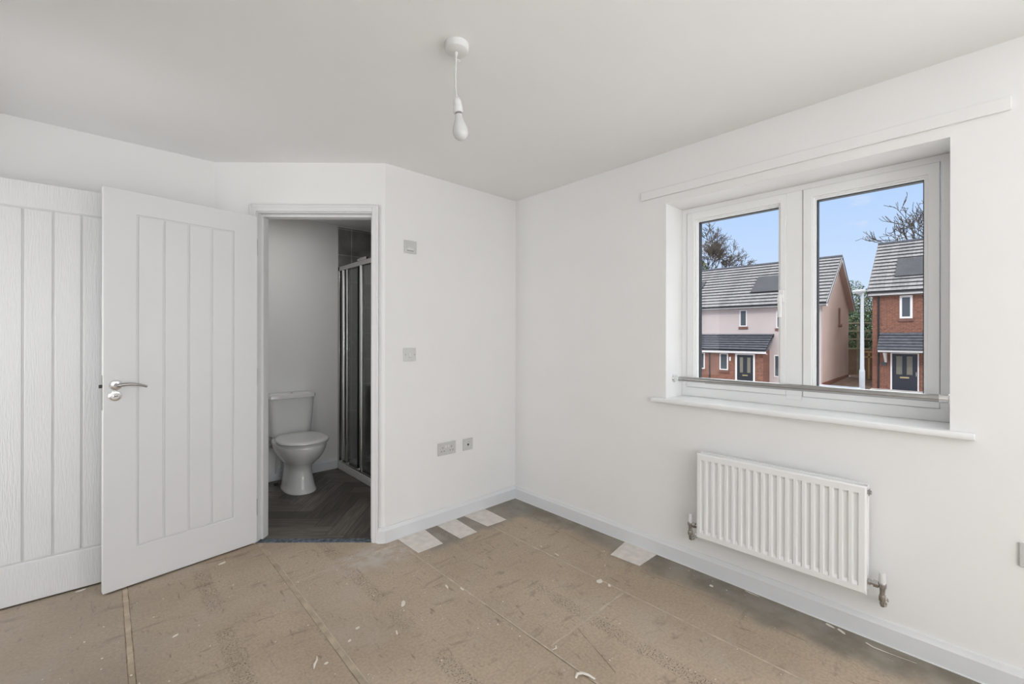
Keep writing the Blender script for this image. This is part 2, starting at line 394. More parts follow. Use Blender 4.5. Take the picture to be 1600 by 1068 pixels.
H = 2.32
P1 = Vector((-1.102, 0, 0)); P0 = Vector((-1.866, 0.698, 0))
T = (P0-P1).normalized(); DL = (P0-P1).length
NB = Vector((-T.y, T.x, 0));  NB = NB if NB.y > 0 else -NB      # into the ensuite
DM = frame(P1, T, NB, (0, 0, 1))                                 # (s along wall, depth behind, z)
XL = -3.02; YF = -5.0; YL = 0.698
XT = 0.32
YB = 1.70      # ensuite far wall
XS = -0.737    # shower front

# ------------------------------------------------------------------ floor
f = MB(); f.mi = 0
# main floor polygon incl. doorway thickness
poly = [(XL, YF), (0, YF), (0, 0), (P1.x, 0), (P0.x, P0.y), (XL, YL)]
f.prism(poly, -0.05, 0.0)
def strip(x0, y0, x1, y1, w, mi, z=0.0006, jit=0.0):
    a = Vector((x0, y0, 0)); b = Vector((x1, y1, 0)); d = (b-a); L_ = d.length; d.normalize(); n = Vector((-d.y, d.x, 0))
    k = max(2, int(L_/0.05)); L0 = []; R0 = []
    for i in range(k+1):
        p = a + d*L_*i/k; ww = w*(1+jit*(rnd.random()-0.5)*2)
        off = n*w*jit*(rnd.random()-0.5)*0.6
        L0.append(f.v(p+n*ww/2+off+Vector((0, 0, z)))); R0.append(f.v(p-n*ww/2+off+Vector((0, 0, z))))
    f.mi = mi
    for i in range(k): f.f([L0[i], R0[i], R0[i+1], L0[i+1]])
strip(-1.665, 0.50, -1.665, YF, 0.024, 1, 0.0005, 0.12)
strip(-1.677, 0.30, -1.677, -2.2, 0.0022, 3, 0.0009, 0.6)
strip(-1.652, 0.36, -1.652, -2.2, 0.004, 2, 0.0009, 0.4)
strip(-2.280, 0.68, -2.280, YF, 0.020, 1, 0.0005, 0.12)
strip(-2.291, 0.60, -2.291, -2.0, 0.0025, 3, 0.0009, 0.6)
strip(-2.270, 0.60, -2.270, -2.0, 0.0025, 3, 0.0009, 0.6)
strip(-1.043, -0.07, -1.043, -2.6, 0.007, 2, 0.0005, 0.35)
strip(-1.049, -0.9, -1.049, -2.6, 0.003, 3, 0.0008, 0.6)
strip(-0.475, -0.28, -0.475, -3.2, 0.007, 2, 0.0005, 0.3)
strip(-1.64, -0.085, -1.07, -0.078, 0.016, 2, 0.0005, 0.6)
strip(-1.02, -1.292, -0.49, -1.288, 0.011, 2, 0.0005, 0.6)
# scratches along the window side
for (x0, y0, x1, y1) in ((-0.14, -0.13, -0.19, -0.62), (-0.19, -0.62, -0.24, -1.0), (-0.25, -1.24, -0.20, -1.70), (-0.21, -1.32, -0.17, -1.58),
                         (-0.95, -1.55, -0.86, -1.30)):
    strip(x0, y0, x1, y1, 0.0022, 3, 0.0008, 0.6)
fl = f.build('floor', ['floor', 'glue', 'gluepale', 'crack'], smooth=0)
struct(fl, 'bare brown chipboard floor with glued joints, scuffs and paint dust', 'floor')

# ------------------------------------------------------------------ walls
WZ0, WZ1 = 0.908, 2.026; WY1, WY0 = -1.255, -2.4065        # window opening
w = MB()
w.box((0, YF-0.3, -0.3), (XT, YB+0.3, WZ0-0.03)); w.box((0, YF-0.3, WZ1), (XT, YB+0.3, 2.6))
w.box((0, WY1, WZ0-0.03), (XT, YB+0.3, WZ1)); w.box((0, -3.45, WZ0-0.03), (XT, WY0, WZ1)); w.box((0, YF-0.3, WZ0-0.03), (XT, -4.65, WZ1))
bmesh.ops.remove_doubles(w.bm, verts=w.bm.verts, dist=1e-5)
struct(w.build('wall_right', 'wall', smooth=0), 'white painted wall with the large window and the radiator', 'wall')
w = MB(); w.box((P1.x, 0, 0), (0, 0.10, H+0.02))
struct(w.build('wall_back', 'wall', smooth=0), 'white painted wall with the switches and sockets', 'wall')
# diagonal wall with doorway: lining outer faces at s 0.055 and 0.805
w = MB(DM)
LO0, LO1, LZ = 0.055, 0.805, 2.045
w.box((0.0, 0, 0), (LO0, 0.1, H+0.02)); w.box((LO1, 0, 0), (DL, 0.1, H+0.02)); w.box((LO0, 0, LZ), (LO1, 0.1, H+0.02))
bmesh.ops.remove_doubles(w.bm, verts=w.bm.verts, dist=1e-5)
struct(w.build('wall_diagonal', 'wall', smooth=0), 'white angled wall around the ensuite doorway', 'wall')
w = MB(); w.box((XL-0.3, YL, 0), (P0.x, YL+0.1, H+0.02))
struct(w.build('wall_left', 'wall', smooth=0), 'white wall behind the two open doors', 'wall')
# side wall (to the viewer's left) with the entrance doorway
w = MB()
w.box((XL-0.1, YF-0.3, 0), (XL, -0.22, H+0.02)); w.box((XL-0.1, -0.22, 2.045), (XL, 0.612, H+0.02)); w.box((XL-0.1, 0.612, 0), (XL, YL, H+0.02))
struct(w.build('wall_side', 'wall', smooth=0), 'white side wall with the room entrance', 'wall')
w = MB(); w.box((XL-1.2, -1.4, -0.02), (XL-0.1, 1.4, 0.0)); w.box((XL-1.3, -1.4, 0), (XL-1.2, 1.4, H)); w.box((XL-1.2, 1.3, 0), (XL-0.1, 1.4, H)); w.box((XL-1.2, -1.4, 0), (XL-0.1, -1.3, H))
struct(w.build('wall_landing', 'wall', smooth=0), 'white landing beyond the room entrance', 'wall')
# wall behind the viewer, with an opening added for fill light
V0, V1, VZ0, VZ1 = -2.95, -1.45, 0.70, 2.15
w = MB()
w.box((XL, YF-0.3, 0), (V0, YF, H+0.02)); w.box((V1, YF-0.3, 0), (0, YF, H+0.02)); w.box((V0, YF-0.3, 0), (V1, YF, VZ0)); w.box((V0, YF-0.3, VZ1), (V1, YF, H+0.02))
struct(w.build('wall_front', 'wall', smooth=0), 'white wall behind the viewer with an added second window', 'wall')
cl = empty('added_downlight', (-1.45, 1.05, H), 'unseen round downlight added in the ensuite ceiling', 'ceiling light')  # fixture added to go with the ensuite fill lamp
mb = MB(); mb.lathe([(0.050, -0.003), (0.055, 0.0), (0.082, -0.004), (0.085, -0.001), (0.085, 0.0)][2:], (-1.45, 1.05, H), n=32); mb.build('bezel', 'plastic', cl)
# ensuite shell
w = MB(); w.box((-2.0, YB, 0), (0, YB+0.1, H+0.02))
struct(w.build('wall_ensuite_back', 'wall', smooth=0), 'ensuite wall behind the toilet', 'wall')
w = MB(); w.box((-2.0, YL+0.1, 0), (-1.9, YB, H+0.02))
struct(w.build('wall_ensuite_left', 'wall', smooth=0), 'ensuite side wall', 'wall')
w = MB(); w.box((XS+0.01, YB-0.012, 0.073), (-0.001, YB, 2.30)); 
struct(w.build('wall_tiles', 'tile', smooth=0), 'dark grey stone tiles on the shower wall', 'wall tiles')
w = MB(); w.box((-0.012, 0.60, 0.073), (0, YB-0.012, 2.30))
struct(w.build('wall_tiles_side', 'tiley', smooth=0), 'dark grey stone tiles on the shower side wall', 'wall tiles')
w = MB(); w.box((XS+0.01, 0.588, 0.073), (-0.012, 0.60, 2.30))
struct(w.build('wall_tiles_near', 'tile', smooth=0), 'dark grey stone tiles on the near shower wall', 'wall tiles')
w = MB(); w.box((XS, 0.50, 0), (0, 0.588, H+0.02))
struct(w.build('wall_shower', 'wall', smooth=0), 'partition at the near end of the shower', 'wall')
# ceilings
w = MB(); w.box((XL-1.3, YF-0.3, H), (0, YB+0.3, H+0.15))
struct(w.build('ceiling', 'ceil', smooth=0), 'flat white painted ceiling', 'ceiling')
w = MB(); w.box((XL-1.8, YF-0.95, 2.62), (XT+0.45, YB+0.9, 2.74)); w.box((XL-1.3, YF-0.3, H+0.15), (0, YB+0.3, 2.62))
struct(w.build('roof_slab', 'wall', smooth=0), 'loft of the house the room is in, with eaves added to shade the rear window', 'roof')  # overhang added to keep direct sun out of the rear window

# ensuite floor: herringbone planks
hb = bmesh.new(); lay = hb.faces.layers.float.new('plank_f'); uvl = hb.loops.layers.uv.new('UVMap')
PW, PL = 0.125, 0.625
ax = T; ay = NB
def quad(o, du, dv, val, seed):
    vs = [hb.verts.new(p) for p in (o, o+du, o+du+dv, o+dv)]
    fc = hb.faces.new(vs); fc[lay] = val
    lu, lv = du.length, dv.length
    for lp, (a, b) in zip(fc.loops, ((0, 0), (lu, 0), (lu, lv), (0, lv))):
        lp[uvl].uv = (a+seed*3.7, b+seed*1.3)
g = 0.0012; O = Vector((-1.247, 0.425, 0.004)) + T*0.63
n5 = int(round(PL/PW))
for i in range(-14, 15):
    for j in range(-5, 6):
        # horizontal plank and vertical plank of the herringbone cell
        bx = i*PW + j*PL; by = -(i*PW - j*PL)
        o1 = O - ax*bx + ay*by
        v1 = 0.6 + 0.85*rnd.random(); v2 = 0.6 + 0.85*rnd.random()
        quad(o1 - ax*g - ay*g, -ax*(PL-2*g), -ay*(PW-2*g), v1, rnd.random()*9)
        o2 = o1 - ax*PL if False else o1
        quad(o2 - ay*(PW+g) - ax*g, -ay*(PL-2*g), -ax*(PW-2*g), v2, rnd.random()*9)
def clip(co, no):
    bmesh.ops.bisect_plane(hb, geom=hb.verts[:]+hb.edges[:]+hb.faces[:], plane_co=co, plane_no=no, clear_outer=True)
clip(P1+NB*0.040, -NB); clip(Vector((0, YB, 0)), (0, 1, 0)); clip(Vector((-1.9, 0, 0)), (-1, 0, 0)); clip(Vector((XS+0.03, 0, 0)), (1, 0, 0)); clip(Vector((0, 0.102, 0)), (0, -1, 0))
me = bpy.data.meshes.new('floor_ensuite')
vals = [fc[lay] for fc in hb.faces]
hb.to_mesh(me); hb.free()
at = me.attributes.new('plank', 'FLOAT', 'FACE')
for i, v_ in enumerate(vals): at.data[i].value = v_
me.materials.append(M['herring'])
# base slab joined below
fe = bpy.data.objects.new('floor_ensuite', me); COL.objects.link(fe)
struct(fe, 'dark wood-look herringbone vinyl floor of the ensuite', 'floor')
w = MB(); w.prism([tuple((P1+NB*0.04+T*s_).xy) for s_ in (0.0, DL)] + [(-1.9, YL+0.1), (-1.9, YB), (0, YB), (0, 0.1), (P1.x+0.03, 0.1)], -0.05, 0.002)
struct(w.build('floor_screed', 'black', smooth=0), 'dark base showing in the joints of the ensuite planks', 'floor')
w = MB(DM); w.box((0.075, 0.0, -0.01), (0.785, 0.045, 0.0045))
struct(w.build('trim_1', 'threshold', bevel=0.001), 'dark speckled threshold strip across the ensuite doorway', 'threshold strip')

# ------------------------------------------------------------------ skirting
def skirt(name, a, b, nrm, label, h=0.095, d=0.015, e0=0.0, e1=0.0):
    a = Vector(a); b = Vector(b); t = (b-a).normalized(); L_ = (b-a).length
    mb = MB(frame(a, t, nrm, (0, 0, 1)))
    prof = [(0, 0), (d, 0), (d, h-0.022), (d*0.62, h-0.010), (d*0.45, h), (0, h)]
    lo = [mb.v((-e0*p[0], p[0], p[1])) for p in prof]; hi = [mb.v((L_+e1*p[0], p[0], p[1])) for p in prof]; n = len(prof)
    mb.f(lo[::-1]); mb.f(hi)
    for i in range(n): mb.f([lo[i], lo[(i+1) % n], hi[(i+1) % n], hi[i]])
    mb.mi = 1
    # thin caulk bead at the floor
    mb.box((0, d-0.001, 0), (L_, d+0.003, 0.004))
    return struct(mb.build(name, ['skirt', 'sill'], smooth=20), label, 'skirting board')
skirt('baseboard_right', (0, YF, 0), (0, 0, 0), (-1, 0, 0), 'white skirting board below the window and radiator', e1=-1)
skirt('baseboard_back', (0, 0, 0), (P1.x, 0, 0), (0, -1, 0), 'white skirting board below the sockets', e0=-1, e1=0.45)
skirt('baseboard_diagonal', P1, P1+T*0.040, -NB, 'short white skirting piece beside the ensuite architrave', e0=0.45)
skirt('baseboard_left', (P0.x-0.005, YL, 0), (XL, YL, 0), (0, -1, 0), 'white skirting board behind the open doors')
skirt('baseboard_side', (XL, YF, 0), (XL, -0.28, 0), (1, 0, 0), 'white skirting board on the side wall')
skirt('baseboard_front', (0, YF, 0), (XL, YF, 0), (0, 1, 0), 'white skirting board behind the viewer')
skirt('baseboard_ensuite', (XS, YB, 0), (-1.9, YB, 0), (0, -1, 0), 'white skirting board behind the toilet', h=0.10)

# ------------------------------------------------------------------ ensuite door frame (lining, stops, architrave)
def door_frame(name, FM, s0, s1, top, depth, label, arch=0.045, stopd=0.04, parent=None, back=True):
    """clear opening s0..s1 inside the lining"""
    r = empty(name, FM @ Vector((s0, 0, 0)), label, 'door frame', kind='structure')
    t = 0.028
    mb = MB(FM)
    mb.box((s0-t, 0, 0), (s0, depth, top+t)); mb.box((s1, 0, 0), (s1+t, depth, top+t)); mb.box((s0, 0, top), (s1, depth, top+t))
    mb.build('lining', 'gloss', r, bevel=0.0015)
    mb = MB(FM); k = 0.015
    mb.box((s0, stopd, 0), (s0+k, depth, top-k)); mb.box((s1-k, stopd, 0), (s1, depth, top-k)); mb.box((s0, stopd, top-k), (s1, depth, top))
    mb.build('door_stop', 'gloss', r, bevel=0.002)
    mb = MB(FM)
    a0 = s0-0.006; a1 = s1+0.006; at_ = top+0.006
    for (wd, dd) in ((arch, 0.012), (arch*0.36, 0.0155)):
        # outer raised band makes the moulded edge
        o0 = a0-arch; o1 = a1+arch; ot = at_+arch
        if dd > 0.015:
            mb.box((o0, -dd, 0), (o0+wd, 0, ot)); mb.box((o1-wd, -dd, 0), (o1, 0, ot)); mb.box((o0+wd, -dd, ot-wd), (o1-wd, 0, ot))
        else:
            mb.box((o0, -dd, 0), (a0, 0, ot)); mb.box((a1, -dd, 0), (o1, 0, ot)); mb.box((a0, -dd, at_), (a1, 0, ot))
    mb.build('architrave', 'gloss', r, bevel=0.003)
    return r
fr1 = door_frame('trim_2', DM, 0.083, 0.777, 2.014, 0.10, 'white lining and architrave of the ensuite doorway', arch=0.040)
SM = frame((XL, 0.62, 0), (0, -1, 0), (-1, 0, 0), (0, 0, 1))
fr2 = door_frame('trim_3', SM, 0.035, 0.80, 2.014, 0.10, 'white frame of the room entrance', arch=0.045)

# ------------------------------------------------------------------ panelled door leaves
def leaf(parent, LM, Wd, z0, z1, p0, p1, nplank, pz0, pz1, matn, rail=None, thick=0.035):
    """LM: (s, out, z); visible face at out=0, leaf behind (out<0)"""
    mb = MB(LM @ Matrix(((1, 0, 0, 0), (0, 0, 1, 0), (0, 1, 0, 0), (0, 0, 0, 1))))   # local (s, z, out)
    for w0, w1 in ((-thick/2, 0.0), (-thick, -thick/2)):
        mb.ring((0, z0, Wd, z1), (p0, pz0, p1, pz1), w0, w1)
    lf = mb.build('door_leaf', matn, parent, bevel=0.003, seg=2)
    mb = MB(LM @ Matrix(((1, 0, 0, 0), (0, 0, 1, 0), (0, 1, 0, 0), (0, 0, 0, 1))))
    mb.box((p0-0.002, pz0-0.002, -thick+0.010), (p1+0.002, pz1+0.002, -0.0065))
    g_ = 0.0075; gp = 0.007
    pw = (p1-p0-2*gp-(nplank-1)*g_)/nplank
    for i in range(nplank):
        a = p0+gp+i*(pw+g_)
        mb.box((a, pz0+gp, -0.008), (a+pw, pz1-gp, -0.0012))
        mb.box((a, pz0+gp, -thick+0.012), (a+pw, pz1-gp, -thick+0.0012))
    mb.build('plank_panel', matn, parent, bevel=0.0028, seg=2)
    return lf

HG = Vector((-1.677, 0.515, 0)); LT = Vector((-0.686, -0.104, 0)).normalized(); LN = Vector((-LT.y, LT.x, 0)); LN = LN if LN.y < 0 else -LN
LM = frame(HG, LT, LN, (0, 0, 1))
d1 = empty('door_1', HG, 'open white panelled door with a chrome lever, hinged at the ensuite doorway', 'door', kind='structure')
leaf(d1, LM, 0.692, 0.008, 1.989, 0.126, 0.566, 4, 0.196, 1.875, 'gloss')
def lever(parent, LM, s_, z_, dirs=1, side=1):
    """rose + lever pointing to -s (towards the hinge) when dirs=-1"""
    o = lambda s, w, z: (s, w*side, z)
    ro = Matrix(((1, 0, 0), (0, 0, 1*side), (0, 1, 0)))
    mb = MB(LM); mb.lathe([(0.0255, 0), (0.0255, 0.003), (0.023, 0.007), (0.017, 0.0095), (0.0, 0.010)], (s_, 0, z_), rot=ro, n=36)
    h = mb.build('handle', 'chrome', parent)
    mb = MB(LM)
    mb.cyl(o(s_, 0.008, z_), o(s_, 0.040, z_), 0.0095, 0.0085, n=20)
    pts = []; rr = []
    for k in range(13):
        u = k/12
        ss = s_ + dirs*(0.112*u); zz = z_ + 0.006*math.sin(u*PI*0.9) - 0.016*u*u
        ww = 0.040 + 0.004*math.sin(u*PI)
        pts.append(o(ss, ww, zz)); rr.append(0.0125-0.0055*u)
    mb.tube([o(s_-dirs*0.008, 0.037, z_+0.001)]+pts, [0.009]+rr, n=14, flat=0.8)
    mb.build('lever', 'steel', h)
    return h
h1 = lever(d1, LM, 0.646, 1.020, -1)
# thumb turn escutcheon
ro = Matrix(((1, 0, 0), (0, 0, 1), (0, 1, 0)))
mb = MB(LM); mb.lathe([(0.0255, 0), (0.0255, 0.003), (0.023, 0.0065), (0.016, 0.008), (0.0155, 0.0065), (0.0, 0.0065)], (0.648, 0, 0.966), rot=ro, n=36)
es = mb.build('escutcheon', 'chrome', d1)
mb = MB(LM); mb.lathe([(0.0100, 0.006), (0.0100, 0.013), (0.008, 0.015), (0.0, 0.015)], (0.648, 0, 0.966), rot=ro, n=28)
mb.build('release_turn', 'satin', es)
mb = MB(LM); mb.box((0.640, 0.0145, 0.9645), (0.656, 0.0158, 0.9675))
mb.build('coin_slot', 'dark', es)
mb = MB(LM); mb.box((0.6915, -0.028, 0.90), (0.6935, -0.008, 1.07))
mb.build('latch_plate', 'steel', d1)
mb = MB(LM); mb.prism([(0.693, -0.026), (0.706, -0.012), (0.706, -0.010), (0.693, -0.010)], 1.008, 1.024)
mb.build('latch_bolt', 'dark', d1)
for hz in (1.80, 1.012, 0.22):
    mb = MB(LM); mb.cyl((-0.006, -0.004-0.031, hz-0.05), (-0.006, -0.004-0.031, hz+0.05), 0.0055, n=12)
    mb.box((-0.004, -0.034, hz-0.05), (0.0, -0.006, hz+0.05))
    mb.build('hinge', 'satin', d1, bevel=0.0006)

# entrance door, folded back against the wall, viewer sees its room side
L2O = Vector((-2.967, 0.590, 0)); L2T = Vector((0.601, -0.0245, 0)).normalized()
L2N = Vector((L2T.y, -L2T.x, 0)); L2N = L2N if L2N.y < 0 else -L2N
LM2 = frame(L2O, L2T, L2N, (0, 0, 1))
d2 = empty('door_2', L2O, 'wood-grained white panelled door folded back against the left wall', 'door', kind='structure')
leaf(d2, LM2, 0.762, 0.008, 1.989, 0.130, 0.632, 5, 0.196, 1.868, 'grain')
lever(d2, LM2, 0.716, 1.020, -1)
for hz in (1.80, 1.012, 0.22):
    mb = MB(LM2); mb.cyl((-0.005, -0.036, hz-0.05), (-0.005, -0.036, hz+0.05), 0.0055, n=12); mb.box((-0.003, -0.034, hz-0.05), (0.0, -0.004, hz+0.05))
    mb.build('hinge', 'satin', d2, bevel=0.0006)

# ------------------------------------------------------------------ window
WF = 0.20
WMx = Matrix(((0, 0, 1, 0), (1, 0, 0, 0), (0, 1, 0, 0), (0, 0, 0, 1)))      # local (y, z, x) -> world
w1 = empty('window_1', (WF, WY1, WZ0), 'large white two-pane window over the radiator', 'window', kind='structure')
mb = MB(WMx)
z0g, z1g = 0.962, 1.998
mb.ring((WY0, WZ0, WY1, WZ1), (WY0+0.034, z0g, WY1-0.030, z1g), WF, WF+0.07)
mb.box((-1.879, z0g, WF), (-1.806, z1g, WF+0.07))
fr = mb.build('window_frame', 'upvc', w1, bevel=0.002)
mb = MB(WMx); mb.box((-1.876, z0g-0.018, WF-0.004), (-1.809, z0g+0.004, WF+0.002))
mb.build('joint_cover', 'upvc', fr, bevel=0.001)
panes = [(-1.808, -1.286, -1.768, -1.3445, True), (-2.3715, -1.880, -2.321, -1.932, False)]
for (ya, yb, ga, gb, opens) in panes:
    mb = MB(WMx)
    gz0, gz1 = 1.018, 1.941
    q = 0.0015
    mb.ring((ya+q, z0g+q, yb-q, z1g-q), (ga-0.013, gz0-0.013, gb+0.013, gz1+0.013), WF-0.006, WF+0.06)
    # sloped glazing bead
    mb.ring((ga-0.014, gz0-0.014, gb+0.014, gz1+0.014), (ga-0.006, gz0-0.006, gb+0.006, gz1+0.006), WF+0.004, WF+0.05)
    mb.ring((ga-0.008, gz0-0.008, gb+0.008, gz1+0.008), (ga, gz0, gb, gz1), WF+0.012, WF+0.05)
    sa = mb.build('sash', 'upvc', w1, bevel=0.0025)
    if opens: sa['label'] = 'opening sash with a white handle'
    mb = MB(WMx)
    # dark outer edge, seen at the sides and top through the glass
    for bx_ in ((ga, gz0, ga+0.004, gz1), (gb-0.004, gz0, gb, gz1), (ga, gz1-0.004, gb, gz1)):
        mb.box((bx_[0], bx_[1], WF+0.03), (bx_[2], bx_[3], WF+0.062))
    mb.build('gasket', 'black', sa)
    mb = MB(WMx); mb.box((ga-0.002, gz0-0.002, WF+0.024), (gb+0.002, gz1+0.002, WF+0.028))
    mb.build('pane', 'glass', sa, smooth=0)
    if opens:
        for (u0, u1) in ((yb-0.030, yb-0.006), (ya+0.010, ya+0.038)):
            mb = MB(WMx); mb.box((u0, z1g-0.036, WF-0.0075), (u1, z1g-0.006, WF-0.0055)); mb.build('corner_cover', 'upvc', sa, bevel=0.0008)
        mb = MB(WMx); mb.box((-1.803, 1.435, WF-0.018), (-1.775, 1.505, WF-0.006))
        hb_ = mb.build('handle', 'upvc', sa, bevel=0.006, seg=3)
        mb = MB(WMx); mb.cyl((-1.789, 1.470, WF-0.018), (-1.789, 1.470, WF-0.046), 0.010, n=18)
        mb.tube([(-1.789, 1.478, WF-0.044), (-1.789, 1.46, WF-0.047), (-1.789, 1.44, WF-0.046), (-1.789, 1.40, WF-0.043), (-1.789, 1.362, WF-0.041)], [0.008, 0.0105, 0.0100, 0.0095, 0.0085], n=14, flat=0.6)
        mb.build('lever', 'upvc', hb_)
mb = MB()
mb.prism([(-0.032, WZ0-0.024), (-0.034, WZ0-0.020), (-0.034, WZ0-0.008), (-0.030, WZ0-0.001), (-0.024, WZ0), (0, WZ0), (0, WZ0-0.026), (-0.026, WZ0-0.026)], WY0-0.066, WY1+0.077, axis=1)
mb.box((0, WY0, WZ0-0.026), (WF+0.01, WY1, WZ0))
bmesh.ops.remove_doubles(mb.bm, verts=mb.bm.verts, dist=1e-5)
mb.build('window_sill', 'sill', w1, bevel=0.002)

# second window, unseen, added behind the viewer to let fill light in
w2 = empty('added_window_2', (V0, YF-0.2, VZ0), 'unseen white window added in the wall behind the viewer', 'window', kind='structure')
VM = Matrix(((1, 0, 0, 0), (0, 0, 1, 0), (0, 1, 0, 0), (0, 0, 0, 1)))
mb = MB(VM); mb.ring((V0, VZ0, V1, VZ1), (V0+0.06, VZ0+0.06, V1-0.06, VZ1-0.06), YF-0.14, YF-0.08); mb.box(((V0+V1)/2-0.035, VZ0+0.06, YF-0.14), ((V0+V1)/2+0.035, VZ1-0.06, YF-0.08))
mb.build('window_frame', 'upvc', w2, bevel=0.002)
mb = MB(VM); mb.box((V0+0.05, VZ0+0.05, YF-0.115), (V1-0.05, VZ1-0.05, YF-0.110)); mb.build('pane', 'glass', w2, smooth=0)

w3 = empty('added_window_3', (0.2, -4.65, WZ0), 'unseen white window added on the window wall, behind the viewer', 'window', kind='structure')  # third window, made up to even out the room light
mb = MB(WMx); mb.ring((-4.65, WZ0-0.03, -3.45, WZ1), (-4.59, WZ0+0.03, -3.51, WZ1-0.06), WF, WF+0.07); mb.build('window_frame', 'upvc', w3, bevel=0.002)
mb = MB(WMx); mb.box((-4.60, WZ0+0.02, WF+0.03), (-3.50, WZ1-0.05, WF+0.035)); mb.build('pane', 'glass', w3, smooth=0)
# curtain batten above the window
mb = MB(); mb.box((-0.013, -2.560, 2.070), (0.0, -1.0995, 2.119))
tag(mb.build('curtain_batten', 'wall', bevel=0.003), 'long flat batten painted white on the wall above the window', 'batten')

# chrome rod across the window reveal
rd = empty('curtain_rod', (0.098, WY1, 1.016), 'chrome tension rod spanning the window recess just above the sill', 'rod')
mb = MB(); mb.cyl((0.098, WY1-0.03, 1.0165), (0.098, -1.80, 1.0165), 0.0135, n=28); mb.build('rod', 'rodchrome', rd)
mb = MB(); mb.cyl((0.098, -1.44, 1.0165), (0.098, WY0+0.020, 1.0165), 0.0158, n=28); mb.build('rod_sleeve', 'rodchrome', rd)
for ys, sg in ((WY1, -1), (WY0, 1)):
    mb = MB(); mb.cyl((0.098, ys, 1.0165), (0.098, ys+sg*0.006, 1.0165), 0.024, 0.022, n=28); mb.cyl((0.098, ys+sg*0.006, 1.0165), (0.098, ys+sg*0.034, 1.0165), 0.017, 0.0165, n=28)
    mb.build('end_cap', 'chrome', rd, bevel=0.001)

# ------------------------------------------------------------------ radiator
ra = empty('radiator', (-0.065, -1.825, 0.216), 'white fluted panel radiator on the wall below the window', 'radiator')
RY0, RY1, RZ0, RZ1 = -2.172, -1.477, 0.216, 0.655
def flute_panel(xf, inward, name, thick=0.012):
    mb = MB(); W_ = RY1-RY0; nf = 20; pitch = (W_-0.034)/(nf); us = [0.0, 0.006]; ds = [0.0, 0.0]
    x0 = 0.017
    for k in range(nf):
        a = x0+k*pitch
        for (o, d_) in ((0.0085, 0.0), (0.0125, 1.0), (0.0265, 1.0), (0.0305, 0.0)):
            us.append(a+o*pitch/0.0331); ds.append(d_)
    us += [W_-0.006, W_]; ds += [0, 0]
    vs_ = [0, 0.006, 0.030, 0.042, (RZ1-RZ0)-0.042, (RZ1-RZ0)-0.030, (RZ1-RZ0)-0.006, RZ1-RZ0]; mk = [0, 0, 0, 1, 1, 0, 0, 0]
    dep = 0.0100
    G = [[mb.v((xf+inward*(dep*d_*m_ + (0.004 if (u in (us[0], us[-1]) or v in (vs_[0], vs_[-1])) else 0)), RY0+u, RZ0+v)) for u, d_ in zip(us, ds)] for v, m_ in zip(vs_, mk)]
    for j in range(len(vs_)-1):
        for i in range(len(us)-1): mb.f([G[j][i], G[j][i+1], G[j+1][i+1], G[j+1][i]])
    # returned edge and back
    B = [[mb.v((xf+inward*thick, RY0+u, RZ0+v)) for u in (0, W_)] for v in (0, RZ1-RZ0)]
    mb.f([B[0][0], B[1][0], B[1][1], B[0][1]])
    nU = len(us)-1; nV = len(vs_)-1
    mb.f([G[0][i] for i in range(nU, -1, -1)]+[B[0][0], B[0][1]]); mb.f([G[nV][i] for i in range(nU+1)]+[B[1][1], B[1][0]])
    mb.f([G[j][0] for j in range(nV+1)]+[B[1][0], B[0][0]]); mb.f([G[j][nU] for j in range(nV, -1, -1)]+[B[0][1], B[1][1]])
    return mb.build(name, 'rad', ra, smooth=28)
flute_panel(-0.100, 1, 'front_panel')
flute_panel(-0.036, -1, 'back_panel')
for yy in (RY0+0.002, RY1-0.004):
    mb = MB(); mb.box((-0.094, yy, RZ0+0.01), (-0.040, yy+0.002, RZ1-0.004)); mb.build('side_cover', 'rad', ra, bevel=0.0008)
mb = MB(); mb.box((-0.0935, RY0+0.004, RZ1-0.018), (-0.043, RY1-0.004, RZ1-0.015))
mb.build('top_grille', 'rad', ra)
mb = MB()
yy = RY0+0.04
while yy < RY1-0.04:
    mb.box((-0.088, yy, RZ0+0.03), (-0.046, yy+0.0012, RZ1-0.04)); yy += 0.016
mb.build('convector_fins', 'rad', ra)
for yy in (RY0+0.12, RY1-0.15):
    mb = MB(); mb.box((-0.040, yy, RZ0+0.02), (0.0, yy+0.03, RZ1-0.03)); mb.build('wall_bracket', 'rad', ra, bevel=0.001)
mb = MB(); mb.cyl((-0.068, RY0-0.012, RZ1-0.028), (-0.068, RY0+0.002, RZ1-0.028), 0.0085, n=16); mb.box((-0.0775, RY0-0.007, RZ1-0.040), (-0.0585, RY0-0.003, RZ1-0.014))
mb.build('bleed_valve', 'steel', ra, bevel=0.0006)
